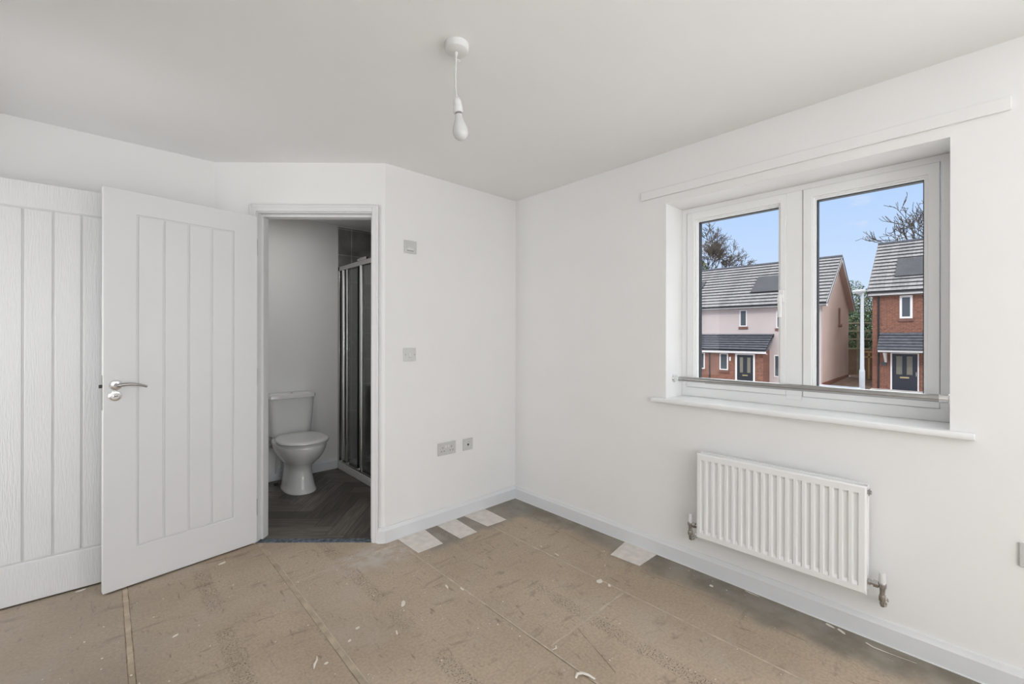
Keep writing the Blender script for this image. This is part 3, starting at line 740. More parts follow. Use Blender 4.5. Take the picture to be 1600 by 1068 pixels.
def valve(sg, yend, capm, z=0.262):
    """valve beside the radiator end yend; sg=-1 goes to -y"""
    x = -0.068
    yv = yend+sg*0.046
    mb = MB()
    mb.cyl((x, yend, z), (x, yend+sg*0.010, z), 0.0125, n=6); mb.cyl((x, yend+sg*0.010, z), (x, yend+sg*0.020, z), 0.008, n=16)
    mb.cyl((x, yend+sg*0.018, z), (x, yend+sg*0.034, z), 0.0145, n=6); mb.cyl((x, yend+sg*0.032, z), (x, yv, z), 0.009, n=16)
    mb.lathe([(0.0095, -0.020), (0.010, -0.012), (0.0135, -0.004), (0.0135, 0.010), (0.011, 0.016)], (x, yv, z), n=20)
    mb.cyl((x, yv, z-0.020), (x, yv, z-0.040), 0.0090, n=16)
    mb.lathe([(0.0115, -0.060), (0.0125, -0.054), (0.0125, -0.040), (0.0115, -0.036)], (x, yv, z), n=6)
    mb.tube([(x, yv, z-0.056), (x, yv, z-0.070), (x+0.003, yv, z-0.078), (x+0.011, yv, z-0.082), (-0.044, yv, z-0.082)], 0.0088, n=14)
    vb = mb.build('valve', 'steel', ra, smooth=30)
    mb = MB(); mb.cyl((-0.044, yv, z-0.082), (-0.026, yv, z-0.082), 0.0140, n=6); mb.cyl((-0.026, yv, z-0.082), (0, yv, z-0.082), 0.0075, n=14); mb.cyl((-0.004, yv, z-0.082), (0, yv, z-0.082), 0.013, n=18)
    mb.build('pipe_tail', 'chrome', vb, smooth=30)
    mb = MB(); mb.lathe([(0.0125, 0.014), (0.0128, 0.030), (0.0115, 0.046), (0.0105, 0.052), (0.006, 0.0545), (0, 0.055)], (x, yv, z), n=22)
    mb.build('valve_cap', capm, vb)
valve(-1, RY0, 'plastic'); valve(1, RY1, 'plastic')

# ------------------------------------------------------------------ wall plates on the back wall
def plate(name, x0, x1, z0, z1, label, cat, m_='plate', proud=0.009, group=None):
    r = empty(name, ((x0+x1)/2, 0, (z0+z1)/2), label, cat, group)
    mb = MB(); mb.box((x0, -proud, z0), (x1, 0, z1)); mb.build('face_plate', m_, r, bevel=0.003, seg=3)
    return r, -proud
r, y = plate('isolator_switch', -0.975, -0.888, 1.790, 1.870, 'square pale isolator switch high on the wall, above the light switch', 'switch', 'plate')
mb = MB(); mb.prism([(0, 0), (0, 0.016), (-0.003, 0.016), (-0.0065, 0.0)], -0.957, -0.912, axis=0)
mb.bm.transform(Matrix.Translation((0, y, 1.808))); mb.build('rocker', 'plastic', r, bevel=0.001)
mb = MB(); mb.box((-0.957, y-0.0008, 1.803), (-0.912, y+0.001, 1.807)); mb.box((-0.960, y-0.0008, 1.826), (-0.955, y+0.001, 1.838)); mb.build('slot', 'steel', r)
r, y = plate('light_switch', -0.978, -0.891, 1.103, 1.186, 'square glossy white light switch beside the ensuite doorway', 'switch', 'switchp')
mb = MB(); mb.prism([(0, -0.014), (0, 0.014), (-0.0015, 0.014), (-0.007, -0.014)], -0.941, -0.928, axis=0)
mb.bm.transform(Matrix.Translation((0, y, 1.142))); mb.build('rocker', 'plastic', r, bevel=0.001)
mb = MB(); mb.box((-0.9425, y-0.0006, 1.1255), (-0.9265, y+0.001, 1.1285)); mb.build('slot', 'steel', r)
for sx_ in (-0.966, -0.903): mb = MB(); mb.lathe([(0.003, 0), (0.003, 0.0008), (0, 0.0008)], (sx_, y, 1.144), rot=Matrix(((1, 0, 0), (0, 0, -1), (0, 1, 0))), n=14); mb.build('screw', 'steel', r)
r, y = plate('double_socket', -0.721, -0.576, 0.455, 0.540, 'silver-grey double wall socket near the corner', 'socket')
for cx in (-0.684, -0.613):
    mb = MB(); mb.box((cx-0.002, y-0.0006, 0.502), (cx+0.002, y+0.002, 0.511)); mb.box((cx-0.0145, y-0.0006, 0.480), (cx-0.0075, y+0.002, 0.4845)); mb.box((cx+0.0075, y-0.0006, 0.480), (cx+0.0145, y+0.002, 0.4845))
    mb.build('pin_holes', 'dark', r)
for cx in (-0.659, -0.638):
    mb = MB(); mb.prism([(0, -0.008), (0, 0.008), (-0.0035, 0.008), (-0.001, -0.008)], cx-0.006, cx+0.006, axis=0); mb.bm.transform(Matrix.Translation((0, y, 0.512)))
    mb.build('rocker', 'plastic', r, bevel=0.0006)
r, y = plate('aerial_socket', -0.512, -0.428, 0.455, 0.537, 'single aerial socket with one round hole, right of the double socket', 'socket')
mb = MB(); mb.lathe([(0.0075, 0), (0.0075, 0.001), (0.005, 0.0012), (0, 0.0012)], (-0.470, y, 0.494), rot=Matrix(((1, 0, 0), (0, 0, -1), (0, 1, 0))), n=20); mb.build('connector', 'dark', r)
mb = MB(); mb.box((-0.467, y-0.0005, 0.510), (-0.455, y+0.001, 0.5125)); mb.build('slot', 'steel', r)
r = empty('wall_socket', (0, -2.652, 0.50), 'grey wall socket cut by the right edge, right of the radiator', 'socket')
mb = MB(); mb.box((-0.009, -2.725, 0.459), (0, -2.579, 0.543)); mb.build('face_plate', 'plate', r, bevel=0.003, seg=3)

# ------------------------------------------------------------------ ceiling pendant
pe = empty('ceiling_pendant', (-1.424, -1.188, H), 'white ceiling rose with a bare pearl bulb on a short flex', 'ceiling light')
mb = MB(); mb.lathe([(0.0, -0.0295), (0.012, -0.0295), (0.036, -0.0275), (0.0415, -0.024), (0.043, -0.018), (0.043, 0.0)], (-1.424, -1.188, H), n=44)
ros = mb.build('ceiling_rose', 'plastic', pe)
mb = MB(); mb.lathe([(0.0045, -0.042), (0.006, -0.036), (0.0065, -0.028)], (-1.4255, -1.187, H), n=18); mb.build('cord_grip', 'plastic', ros)
mb = MB()
pts = [(-1.4250, -1.1870, 2.285), (-1.4265, -1.186, 2.245), (-1.4278, -1.1848, 2.205), (-1.4272, -1.1852, 2.165), (-1.4240, -1.1880, 2.125)]
for ph in (0, PI):
    P_ = []
    for i in range(61):
        u = i/60*(len(pts)-1); k = min(int(u), len(pts)-2); q = Vector(pts[k]).lerp(Vector(pts[k+1]), u-k)
        a = i*0.95+ph; P_.append(q+Vector((math.cos(a)*0.0017, math.sin(a)*0.0017, 0)))
    mb.tube(P_, 0.0019, n=7)
mb.build('flex', 'plastic', pe, smooth=60)
mb = MB()
c0 = Vector((-1.4262, -1.1862, 2.262))
mb.tube([c0+Vector((0.007+0.006*math.cos(t_)*1.2, -0.0066-0.0056*math.cos(t_)*1.2, 0.0045*math.sin(t_))) for t_ in [i*2*PI/16 for i in range(17)]], 0.0012, n=6)
mb.tube([c0+Vector((-0.006, 0.006, 0.0)), c0+Vector((0.001, -0.001, 0.002)), c0+Vector((0.008, -0.007, 0.001))], 0.0014, n=6)
mb.build('cable_tie', 'plastic', pe)
axb = Vector((0.013, -0.012, -0.150)).normalized()
zb = -axb; xb = zb.orthogonal().normalized(); yb_ = zb.cross(xb); RB = Matrix((xb, yb_, zb)).transposed()
cb = Vector((-1.4240, -1.1880, 2.127))
mb = MB(); mb.lathe([(0.0165, -0.056), (0.0172, -0.050), (0.0172, -0.033), (0.0160, -0.0305), (0.0160, -0.0285), (0.0168, -0.027), (0.0150, -0.012), (0.010, -0.003), (0.005, 0.0), (0, 0.0)], cb, rot=RB, n=32)
hd = mb.build('lamp_holder', 'plastic', pe)
mb = MB(); mb.lathe([(0.0115, -0.068), (0.0115, -0.050)], cb, rot=RB, n=24); mb.build('bulb_cap', 'steel', hd)
mb = MB()
mb.lathe([(0.0, -0.1555), (0.008, -0.1545), (0.016, -0.1505), (0.023, -0.143), (0.0272, -0.133), (0.0285, -0.123), (0.0272, -0.112), (0.0235, -0.100), (0.0185, -0.087), (0.0150, -0.076), (0.0132, -0.066), (0.0125, -0.062), (0, -0.062)], cb, rot=RB, n=36)
mb.build('light_bulb', 'bulb', pe, smooth=60)

# ------------------------------------------------------------------ toilet
TX = -1.180
to = empty('toilet', (TX, 1.40, 0.004), 'white close-coupled toilet with the lid closed, in the ensuite', 'toilet')
def sq(cx, cy, z, hw, hd_, e=4.0, n=40, yf=None):
    out = []
    for i in range(n):
        a = 2*PI*i/n; c_, s_ = math.cos(a), math.sin(a)
        r_ = (abs(c_)**e + abs(s_)**e)**(-1/e)
        out.append((cx+hw*r_*c_, cy+hd_*r_*s_, z))
    return out
# cistern
mb = MB()
cy0 = YB-0.005
rows = [(0.400, 0.140, 0.075), (0.408, 0.150, 0.082), (0.45, 0.158, 0.086), (0.60, 0.172, 0.090), (0.725, 0.180, 0.094), (0.730, 0.180, 0.094)]
mb.loft([sq(TX, cy0-hd_, z_, hw, hd_, 7) for z_, hw, hd_ in rows]); 
ci = mb.build('cistern', 'ceramic', to, smooth=50)
mb = MB(); mb.loft([sq(TX, cy0-hd_, z_, hw, hd_, 8) for z_, hw, hd_ in [(0.728, 0.184, 0.097), (0.732, 0.188, 0.100), (0.755, 0.188, 0.100), (0.764, 0.185, 0.0985), (0.767, 0.176, 0.095)]])
mb.build('cistern_lid', 'ceramic', ci, smooth=40)
mb = MB(); mb.lathe([(0.022, 0), (0.022, 0.004), (0.019, 0.0065), (0, 0.0065)], (TX, cy0-0.10, 0.767), n=30); mb.build('flush_button', 'chrome', ci)
# bowl + pedestal as one loft (egg sections)
def egg(cx, yb2, yf, z, hw, n=48, bx=0.0):
    out = []; cyc = (yb2*0.42+yf*0.58); 
    for i in range(n):
        a = 2*PI*i/n; c_, s_ = math.cos(a), math.sin(a)
        if s_ >= 0:   # back half, squarer
            e = 3.0; r_ = (abs(c_)**e+abs(s_)**e)**(-1/e); out.append((cx+hw*r_*c_, cyc+(yb2-cyc)*r_*s_, z))
        else:
            e = 2.1; r_ = (abs(c_)**e+abs(s_)**e)**(-1/e); out.append((cx+hw*r_*c_, cyc+(cyc-yf)*r_*s_, z))
    return out
bowl = [(0.004, 0.118, 1.57, 1.165), (0.012, 0.118, 1.57, 1.165), (0.020, 0.112, 1.57, 1.172), (0.06, 0.104, 1.57, 1.185), (0.12, 0.094, 1.57, 1.205), (0.17, 0.088, 1.57, 1.215), (0.205, 0.092, 1.58, 1.205),
        (0.235, 0.112, 1.60, 1.170), (0.27, 0.142, 1.62, 1.125), (0.31, 0.163, 1.63, 1.090), (0.35, 0.176, 1.64, 1.067), (0.38, 0.181, 1.65, 1.056), (0.396, 0.180, 1.65, 1.058), (0.402, 0.174, 1.65, 1.066)]
mb = MB(); mb.loft([egg(TX, b_, f_, z_, hw) for z_, hw, b_, f_ in bowl])
mb.build('bowl', 'ceramic', to, smooth=60)
mb = MB(); mb.loft([egg(TX, b_, f_, z_, hw) for z_, hw, b_, f_ in [(0.404, 0.172, 1.495, 1.066), (0.406, 0.181, 1.50, 1.052), (0.412, 0.183, 1.50, 1.050), (0.415, 0.178, 1.50, 1.056)]])
mb.build('seat', 'ceramic', to, smooth=50)
mb = MB(); mb.loft([egg(TX, b_, f_, z_, hw) for z_, hw, b_, f_ in [(0.419, 0.178, 1.495, 1.058), (0.421, 0.187, 1.50, 1.046), (0.431, 0.187, 1.50, 1.046), (0.437, 0.182, 1.498, 1.052), (0.440, 0.160, 1.48, 1.09), (0.4415, 0.08, 1.40, 1.17)]])
mb.build('seat_lid', 'ceramic', to, smooth=50)
mb = MB()
mb.tube([(TX-0.135, 1.60, 0.40), (TX-0.140, 1.60, 0.37), (TX-0.140, 1.60, 0.34)], 0.011, n=12); mb.cyl((TX-0.140, 1.60, 0.375), (TX-0.140, 1.60, 0.352), 0.017, n=6)
mb.tube([(TX-0.140, 1.60, 0.34), (TX-0.135, 1.60, 0.315), (TX-0.110, 1.60, 0.305)], 0.009, n=12); mb.cyl((TX-0.158, 1.60, 0.322), (TX-0.128, 1.60, 0.322), 0.010, n=10)
mb.build('inlet_valve', 'steel', to)
mb = MB(); mb.tube([(TX-0.105, 1.60, 0.305), (TX-0.09, 1.62, 0.2), (TX-0.09, 1.66, 0.10), (TX-0.09, YB, 0.06)], 0.0075, n=10); mb.build('supply_pipe', 'plastic', to)
mb = MB(); mb.cyl((TX-0.12, 1.50, 0.03), (TX-0.145, 1.50, 0.03), 0.012, n=12); mb.cyl((TX-0.145, 1.50, 0.03), (TX-0.152, 1.50, 0.03), 0.009, n=12); mb.build('fixing_cap', 'dark', to)

# ------------------------------------------------------------------ shower
tr = empty('shower_tray', ((XS)/2, 1.15, 0), 'low white shower tray in the ensuite', 'shower tray')
mb = MB(); mb.box((XS, 0.605, 0.004), (-0.015, YB-0.015, 0.055)); mb.ring((XS, 0.605, -0.015, YB-0.015), (XS+0.06, 0.66, -0.07, YB-0.07), 0.055, 0.072)
mb.build('tray', 'ceramic', tr, bevel=0.004)
sh = empty('shower_door', (XS+0.02, 1.15, 0.072), 'chrome-framed folding glass shower door beside the toilet', 'shower door')
ZT = 1.918
xc = XS+0.022
mb = MB(); mb.box((xc-0.016, 0.60, ZT-0.042), (xc+0.016, YB-0.012, ZT)); mb.build('top_rail', 'satin', sh, bevel=0.003)
mb = MB(); mb.box((xc-0.018, 0.60, 0.072), (xc+0.018, YB-0.012, 0.090)); mb.build('bottom_rail', 'satin', sh, bevel=0.003)
mb = MB(); mb.box((xc-0.016, YB-0.045, 0.072), (xc+0.016, YB-0.012, ZT)); mb.build('wall_profile', 'satin', sh, bevel=0.003)
mb = MB(); mb.box((xc-0.016, 0.60, 0.072), (xc+0.016, 0.63, ZT)); mb.build('wall_profile', 'satin', sh, bevel=0.003)
def post(y0_, r_=0.013, name='door_post'):
    mb = MB(); mb.cyl((xc-0.004, y0_, 0.092), (xc-0.004, y0_, ZT-0.044), r_, n=24); return mb.build(name, 'chrome', sh)
post(1.575, 0.018); post(1.500, 0.008); post(1.190, 0.018)
for (ya_, yb2) in ((1.505, 1.262), (1.175, 0.665)):
    mb = MB(); mb.box((xc-0.003, yb2, 0.098), (xc+0.003, ya_, ZT-0.05)); mb.build('glass_panel', 'sglass', sh, smooth=0)
for yy in (1.262, 1.225):
    mb = MB(); mb.box((xc-0.010, yy-0.006, 0.092), (xc+0.010, yy+0.006, ZT-0.044)); mb.build('hinge_strip', 'black', sh, bevel=0.001)
for yy in (1.56, 1.44, 1.205):
    mb = MB(); mb.lathe([(0.012, 0), (0.014, 0.006), (0.012, 0.020), (0.0, 0.024)], (xc-0.012, yy, 0.100), rot=Matrix(((0, 0, -1), (0, 1, 0), (1, 0, 0))), n=18); mb.build('roller', 'chrome', sh)
mb = MB(); mb.box((xc-0.010, 1.10, ZT), (xc+0.016, 1.26, ZT+0.028)); mb.cyl((xc, 1.27, ZT+0.014), (xc, 1.26, ZT+0.014), 0.012, n=16); mb.build('roller_housing', 'satin', sh, bevel=0.004)
sv = empty('shower_mixer', (-0.36, YB-0.012, 1.15), 'chrome shower mixer seen through the glass door', 'shower mixer')
mb = MB(); mb.cyl((-0.46, YB-0.06, 1.14), (-0.26, YB-0.06, 1.14), 0.020, n=24); mb.cyl((-0.43, YB-0.06, 1.14), (-0.43, YB-0.012, 1.14), 0.012, n=16); mb.cyl((-0.29, YB-0.06, 1.14), (-0.29, YB-0.012, 1.14), 0.012, n=16); mb.build('body', 'chrome', sv)
mb = MB(); mb.cyl((-0.36, YB-0.03, 1.16), (-0.36, YB-0.03, 1.95), 0.009, n=14); mb.build('riser_rail', 'chrome', sv)

# ------------------------------------------------------------------ pale sheets and debris on the floor
def sheet(pts, label, ang=0.0):
    mb = MB(); mb.prism(pts, 0.0012, 0.0022)
    return tag(mb.build('floor_sheet', 'film', smooth=0), label, 'sheet')
sheet([(-1.025, -0.020), (-0.830, -0.020), (-0.850, -0.258), (-1.022, -0.258)], 'large pale rectangular sheet on the floor nearest the ensuite doorway')
sheet([(-0.737, -0.020), (-0.583, -0.020), (-0.600, -0.278), (-0.736, -0.278)], 'narrow pale sheet on the floor, middle of the three by the sockets')
sheet([(-0.512, -0.020), (-0.326, -0.020), (-0.335, -0.268), (-0.500, -0.262)], 'pale sheet on the floor nearest the corner')
sheet([(-0.218, -1.030), (-0.018, -1.000), (-0.018, -1.212), (-0.205, -1.210)], 'lone pale square sheet against the skirting under the window')

def chip(x, y, lx, ly, rot, label, m_='flake', group='paint flakes on the chipboard floor'):
    n = 9; pts = []; lx *= 0.85; ly *= 0.8
    for i in range(n):
        a = 2*PI*i/n; k = 0.75+0.4*rnd.random()
        u, v = lx*k*math.cos(a), ly*k*math.sin(a)
        pts.append((x+u*math.cos(rot)-v*math.sin(rot), y+u*math.sin(rot)+v*math.cos(rot)))
    mb = MB(); mb.prism(pts, 0.0010, 0.0028)
    return tag(mb.build('paint_flake', m_, smooth=0), label, 'paint flake', group)
chip(-1.878, 0.382, 0.024, 0.013, 0.3, 'oval pale flake on the floor close to the foot of the ensuite door')
chip(-2.442, 0.552, 0.026, 0.010, 0.1, 'pale flake half under the entrance door')
chip(-1.325, -0.629, 0.032, 0.013, 0.9, 'long pale flake in the middle of the floor')
chip(-1.556, -0.650, 0.013, 0.010, 0.5, 'small round flake right of the wide glued joint, farthest of a trail of three')
chip(-1.612, -0.703, 0.009, 0.007, 0.5, 'middle flake of the small trail right of the wide glued joint')
chip(-1.667, -0.712, 0.013, 0.009, 0.5, 'yellowish flake lying on the wide glued joint', 'glue')
chip(-1.729, -0.764, 0.010, 0.007, 0.2, 'small round flake left of the wide glued joint near the picture bottom')
chip(-1.095, -0.655, 0.022, 0.006, 1.3, 'thin pale streak of paint left of the central joint')
chip(-1.050, -0.721, 0.022, 0.007, 1.5, 'pale streak of paint lying on the central joint')
chip(-0.492, -1.150, 0.026, 0.018, 0.4, 'white plaster blob on the joint nearest the window')
chip(-0.486, -1.205, 0.018, 0.010, 0.8, 'smaller white plaster smear beside the blob on the joint')
chip(-2.135, -0.175, 0.014, 0.008, 0.4, 'faint pale flake left on the floor near the doors')
chip(-0.040, -2.040, 0.022, 0.009, 1.2, 'white paint chip against the skirting, left of the pair below the radiator')
chip(-0.048, -2.082, 0.024, 0.009, 1.0, 'white paint chip against the skirting, right of the pair below the radiator')
chip(-0.440, -0.690, 0.016, 0.005, 1.4, 'slim pale flake on the floor near the corner, farther of two')
chip(-0.445, -0.820, 0.024, 0.006, 1.45, 'slim pale flake on the floor near the corner, nearer of two')
chip(-1.445, -0.790, 0.018, 0.005, 1.2, 'thin pale flake mid floor, below the long one')
chip(-0.110, -1.560, 0.012, 0.010, 1.2, 'pale spot on the grey floor beneath the radiator')
def curl(pts, r_, label):
    mb = MB(); mb.tube(pts, r_, n=8, flat=0.3)
    return tag(mb.build('paint_curl', 'flake', smooth=60), label, 'paint curl', 'curled shavings on the floor')
curl([(-1.775, -0.765, 0.003), (-1.768, -0.748, 0.008), (-1.752, -0.728, 0.006), (-1.742, -0.700, 0.003)], [0.001, 0.005, 0.004, 0.001], 'thin white sliver standing on the floor at the picture bottom left of centre')
curl([(-1.085, -1.468, 0.004), (-1.068, -1.462, 0.008), (-1.052, -1.472, 0.008), (-1.040, -1.492, 0.006), (-1.036, -1.520, 0.004)], [0.004, 0.006, 0.006, 0.005, 0.004], 'curled white shaving at the bottom edge of the picture')
curl([(-0.060, -2.165, 0.003), (-0.072, -2.19, 0.003), (-0.070, -2.24, 0.003), (-0.062, -2.32, 0.003)], [0.004, 0.004, 0.0015, 0.001], 'white paint streak by the skirting right of the radiator')
curl([(-0.030, -1.69, 0.003), (-0.036, -1.72, 0.004), (-0.034, -1.76, 0.003)], [0.002, 0.004, 0.001], 'pale sliver by the skirting under the middle of the radiator')
curl([(-1.010, -1.305, 0.003), (-1.022, -1.318, 0.005), (-1.040, -1.312, 0.004)], [0.002, 0.004, 0.002], 'pale sliver on the cross joint in the middle foreground')
# fine paint specks
mb = MB()
for _ in range(420):
    x = -0.05-2.5*rnd.random(); y = 0.3-2.3*rnd.random()
    if (Vector((x, y, 0))-P1).dot(NB) > -0.03 or y > -0.03 and x > P1.x: continue
    rr_ = 0.0009+0.0028*rnd.random()**3; a0_ = rnd.random()*6
    mb.prism([(x+rr_*(0.6+0.8*rnd.random())*math.cos(a0_+k*PI/3), y+rr_*(0.6+0.8*rnd.random())*math.sin(a0_+k*PI/3)) for k in range(6)], 0.0002, 0.0016)
tag(mb.build('paint_specks', 'flake', smooth=0), 'tiny pale specks of dried paint scattered over the chipboard', 'paint specks', kind='stuff')

# ================================================================== OUTSIDE
def roof_slope(Xe, ze, Xr, zr, Y0, Y1, rows, name, parent, matn='rooftile', und=1.0):
    """tiled slope from eave (Xe,ze) up to ridge (Xr,zr), Y0..Y1, courses with undercut butts"""
    a = Vector((Xe, 0, ze)); b = Vector((Xr, 0, zr)); d = (b-a); Ls = d.length; d.normalize(); n = Vector((-d.z, 0, d.x)); n = n if n.z > 0 else -n
    mb = MB(); st = Ls/rows; prof = []
    for i in range(rows):
        p = a+d*st*i
        prof += [p+d*0.12+n*0.004, p+d*0.12+n*0.092, p-d*0.07+n*0.096, p-d*0.07+n*0.112]
    prof.append(b+n*0.006); prof.append(b-n*0.10); prof.append(a-n*0.10)
    lo = [mb.v((p.x, Y0, p.z)) for p in prof]; hi = [mb.v((p.x, Y1, p.z)) for p in prof]; k = len(prof)
    for i in range(k): mb.f([lo[i], lo[(i+1) % k], hi[(i+1) % k], hi[i]])
    mb.f(lo[::-1]); mb.f(hi)
    return mb.build(name, matn, parent, smooth=0)
def on_slope(Xe, ze, Xr, zr, u, h=0.0):
    a = Vector((Xe, 0, ze)); b = Vector((Xr, 0, zr)); d = (b-a).normalized(); n = Vector((-d.z, 0, d.x)); n = n if n.z > 0 else -n
    return a + d*u + n*h
def slab_on_slope(Xe, ze, Xr, zr, X0, X1, Y0, Y1, name, matn, parent, h0=0.10, h1=0.16):
    d = (Vector((Xr, 0, zr))-Vector((Xe, 0, ze))).normalized(); u0 = (X0-Xe)/d.x; u1 = (X1-Xe)/d.x
    mb = MB(); P_ = [on_slope(Xe, ze, Xr, zr, u, h) for u, h in ((u0, h0), (u1, h0), (u1, h1), (u0, h1))]
    mb.prism([(0, 0)]*0 or [(p.x, p.z) for p in P_], Y0, Y1, axis=1)
    return mb.build(name, matn, parent, bevel=0.01)
def house_window(parent, X, y0, y1, z0, z1, sill=True, fw=0.07):
    WMo = WMx
    mb = MB(WMo); mb.ring((y0, z0, y1, z1), (y0+fw, z0+fw, y1-fw, z1-fw), X-0.03, X+0.06)
    f_ = mb.build('window', 'hwhite', parent, bevel=0.008)
    mb = MB(WMo); mb.box((y0+fw, z0+fw, X-0.015), (y1-fw, z1-fw, X+0.03)); mb.build('pane', 'hglass', f_, smooth=0)
    if sill:
        mb = MB(WMo); mb.box((y0-0.05, z0-0.16, X-0.05), (y1+0.05, z0-0.01, X+0.02)); mb.build('brick_sill', 'brickdark', f_)
    return f_

# ground
mb = MB()
g_ = [(0.32, -30, -2.5), (0.32, 60, -2.5), (16.5, 60, -2.05), (16.5, -30, -2.05), (23.2, 60, -1.78), (23.2, -30, -1.78)]
GZ = lambda x: -2.5 if x < 0.5 else (-2.5+(x-0.5)*0.45/16 if x < 16.5 else (-2.05+(x-16.5)*0.27/6.7 if x < 23.2 else (-1.78+(x-23.2)*0.33/12 if x < 35.2 else -1.45)))
def ground(name, x0, x1, matn, label, y0=-30, y1=60, dz=0.0):
    mb = MB(); a = [(x0, GZ(x0)+dz), (x1, GZ(x1)+dz), (x1, GZ(x1)-0.4), (x0, GZ(x0)-0.4)]
    mb.prism(a, y0, y1, axis=1)
    return struct(mb.build(name, matn, smooth=0), label, 'ground')
ground('road', 16.5, 23.2, 'tarmac', 'dark street in front of the houses')
M['concrete'] = mat('light_concrete', (0.62, 0.61, 0.59), 0.9, noise=(0.8, 0.08))
ground('near_ground', 0.32, 16.5, 'concrete', 'paved ground between the room and the street')
ground('house_plots', 23.2, 35.2, 'paving', 'paved front plots of the houses')
ground('planting_bed', 26.6, 36.2, 'soil', 'brown bed between the two houses', y0=1.6, y1=3.50, dz=0.03)
ground('rear_ground', 35.2, 60, 'soil', 'ground behind the houses')

# ---- house A
AX, AG, ABY, AEND = 27.3, 3.55, 25.79, 24.0
hA = empty('house', (AX, AG, -1.5), 'semi-detached pink-rendered house with a brick ground floor, across the street', 'house', group='houses across the street')
EX, EZ, RXX, RZZ = 26.9, 3.16, 30.9, 6.18
mb = MB()
mb.prism([(AX, -2.4), (AX, 3.25), (30.9, 5.98), (34.6, 3.25), (34.6, -2.4)], AG+0.02, AEND, axis=1)
mb.build('wall', 'render', hA, smooth=0)
mb = MB(); mb.prism([(AX, -1.36), (AX, 3.25), (30.9, 5.98), (34.6, 3.25), (34.6, -1.36)], AG, AG+0.03, axis=1); mb.build('gable_wall', 'gable', hA, smooth=0)
mb = MB(); mb.prism([(AX, -2.4), (AX, -1.36), (34.6, -1.30), (34.6, -2.4)], AG-0.03, AG+0.02, axis=1); mb.build('plinth', 'brick', hA, smooth=0)
roof_slope(EX, EZ, RXX, RZZ, AG-0.29, AEND, 14, 'roof', hA)
roof_slope(34.9, EZ, RXX, RZZ, AG-0.29, AEND, 14, 'rear_roof', hA)
mb = MB(); mb.prism([(EX+0.02, EZ+0.0), (RXX, RZZ+0.0), (34.9, EZ), (34.9, EZ-0.20), (RXX, RZZ-0.26), (EX+0.02, EZ-0.20)], AG-0.31, AG-0.27, axis=1); mb.build('bargeboard', 'hwhite', hA)
mb = MB(); mb.prism([(EX+0.02, EZ+0.0), (RXX, RZZ+0.0), (34.9, EZ), (34.9, EZ-0.08), (RXX, RZZ-0.08), (EX+0.02, EZ-0.08)], AG-0.335, AG-0.312, axis=1); mb.build('verge', 'slate', hA)
mb = MB(); mb.prism([(EX+0.1, EZ-0.17), (RXX, RZZ-0.24), (34.8, EZ-0.17), (34.8, EZ-0.14), (RXX, RZZ-0.2), (EX+0.1, EZ-0.14)], AG-0.29, AG+0.0, axis=1); mb.build('soffit', 'gable', hA)
mb = MB(); mb.cyl((RXX, AG-0.3, RZZ+0.02), (RXX, AEND, RZZ+0.02), 0.11, n=10); mb.build('ridge', 'slate', hA)
mb = MB(); mb.box((EX+0.05, AG-0.29, EZ-0.18), (EX+0.09, AEND, EZ+0.02)); mb.box((EX+0.05, AG-0.29, EZ-0.18), (AX, AEND, EZ-0.15)); mb.build('fascia', 'hwhite', hA)
mb = MB(); mb.cyl((EX-0.02, AG-0.29, EZ-0.02), (EX-0.02, AEND, EZ-0.02), 0.055, n=10); mb.build('gutter', 'blackpaint', hA)
slab_on_slope(EX, EZ, RXX, RZZ, 27.95, 29.45, 5.0, 7.50, 'solar_panel', 'solar', hA)
slab_on_slope(EX, EZ, RXX, RZZ, 27.95, 29.45, 10.93, 14.0, 'solar_panel', 'solar', hA)
# brick bay with lean-to roof
BX = ABY+0.33
mb = MB(); mb.box((BX, 6.22, -2.4), (AX, AEND, 0.42)); mb.build('brick_bay', 'brick', hA, smooth=0)
roof_slope(ABY+0.02, 0.44, AX, 1.40, 5.96, AEND, 7, 'porch_roof', hA, 'slate')
mb = MB(); mb.box((ABY+0.05, 5.98, 0.20), (ABY+0.09, AEND, 0.36)); mb.box((ABY+0.05, 5.98, 0.20), (BX, AEND, 0.23)); mb.build('porch_fascia', 'hwhite', hA)
house_window(hA, AX, 7.49, 7.94, 1.87, 2.94); house_window(hA, AX, 5.30, 5.86, 1.75, 2.80); house_window(hA, AX, 10.9, 11.35, 1.87, 2.94)
house_window(hA, BX, 8.19, 8.71, -0.86, 0.21); house_window(hA, BX, 9.64, 10.16, -0.86, 0.21); house_window(hA, AX, 4.9, 5.98, -1.2, 0.14, sill=False)
mb = MB(WMx); mb.ring((6.65, -1.75, 7.76, 0.20), (6.74, -1.75, 7.66, 0.13), BX-0.05, BX+0.05)
dfm = mb.build('door_frame', 'hwhite', hA)
mb = MB(WMx); mb.box((6.74, -1.75, BX-0.01), (7.66, 0.13, BX+0.04)); fd = mb.build('front_door', 'blackpaint', hA)
mb = MB(WMx)
for u in (6.90, 7.32): mb.box((u, -0.95, BX-0.02), (u+0.18, -0.02, BX+0.0))
mb.build('door_glazing', 'obscure', fd)
mb = MB(WMx); mb.box((7.05, -1.15, BX-0.03), (7.35, -1.08, BX)); mb.build('letter_plate', 'gold', fd)
mb = MB(); mb.cyl((BX-0.06, 9.31, -1.8), (BX-0.06, 9.31, 0.28), 0.035, n=10); mb.build('downpipe', 'blackpaint', hA)
mb = MB(); mb.cyl((BX-0.05, 8.06, -0.26), (BX-0.05, 8.06, -0.02), 0.05, n=12); mb.box((BX-0.05, 8.04, -0.28), (BX, 8.08, -0.22)); mb.build('wall_lamp', 'hwhite', hA)
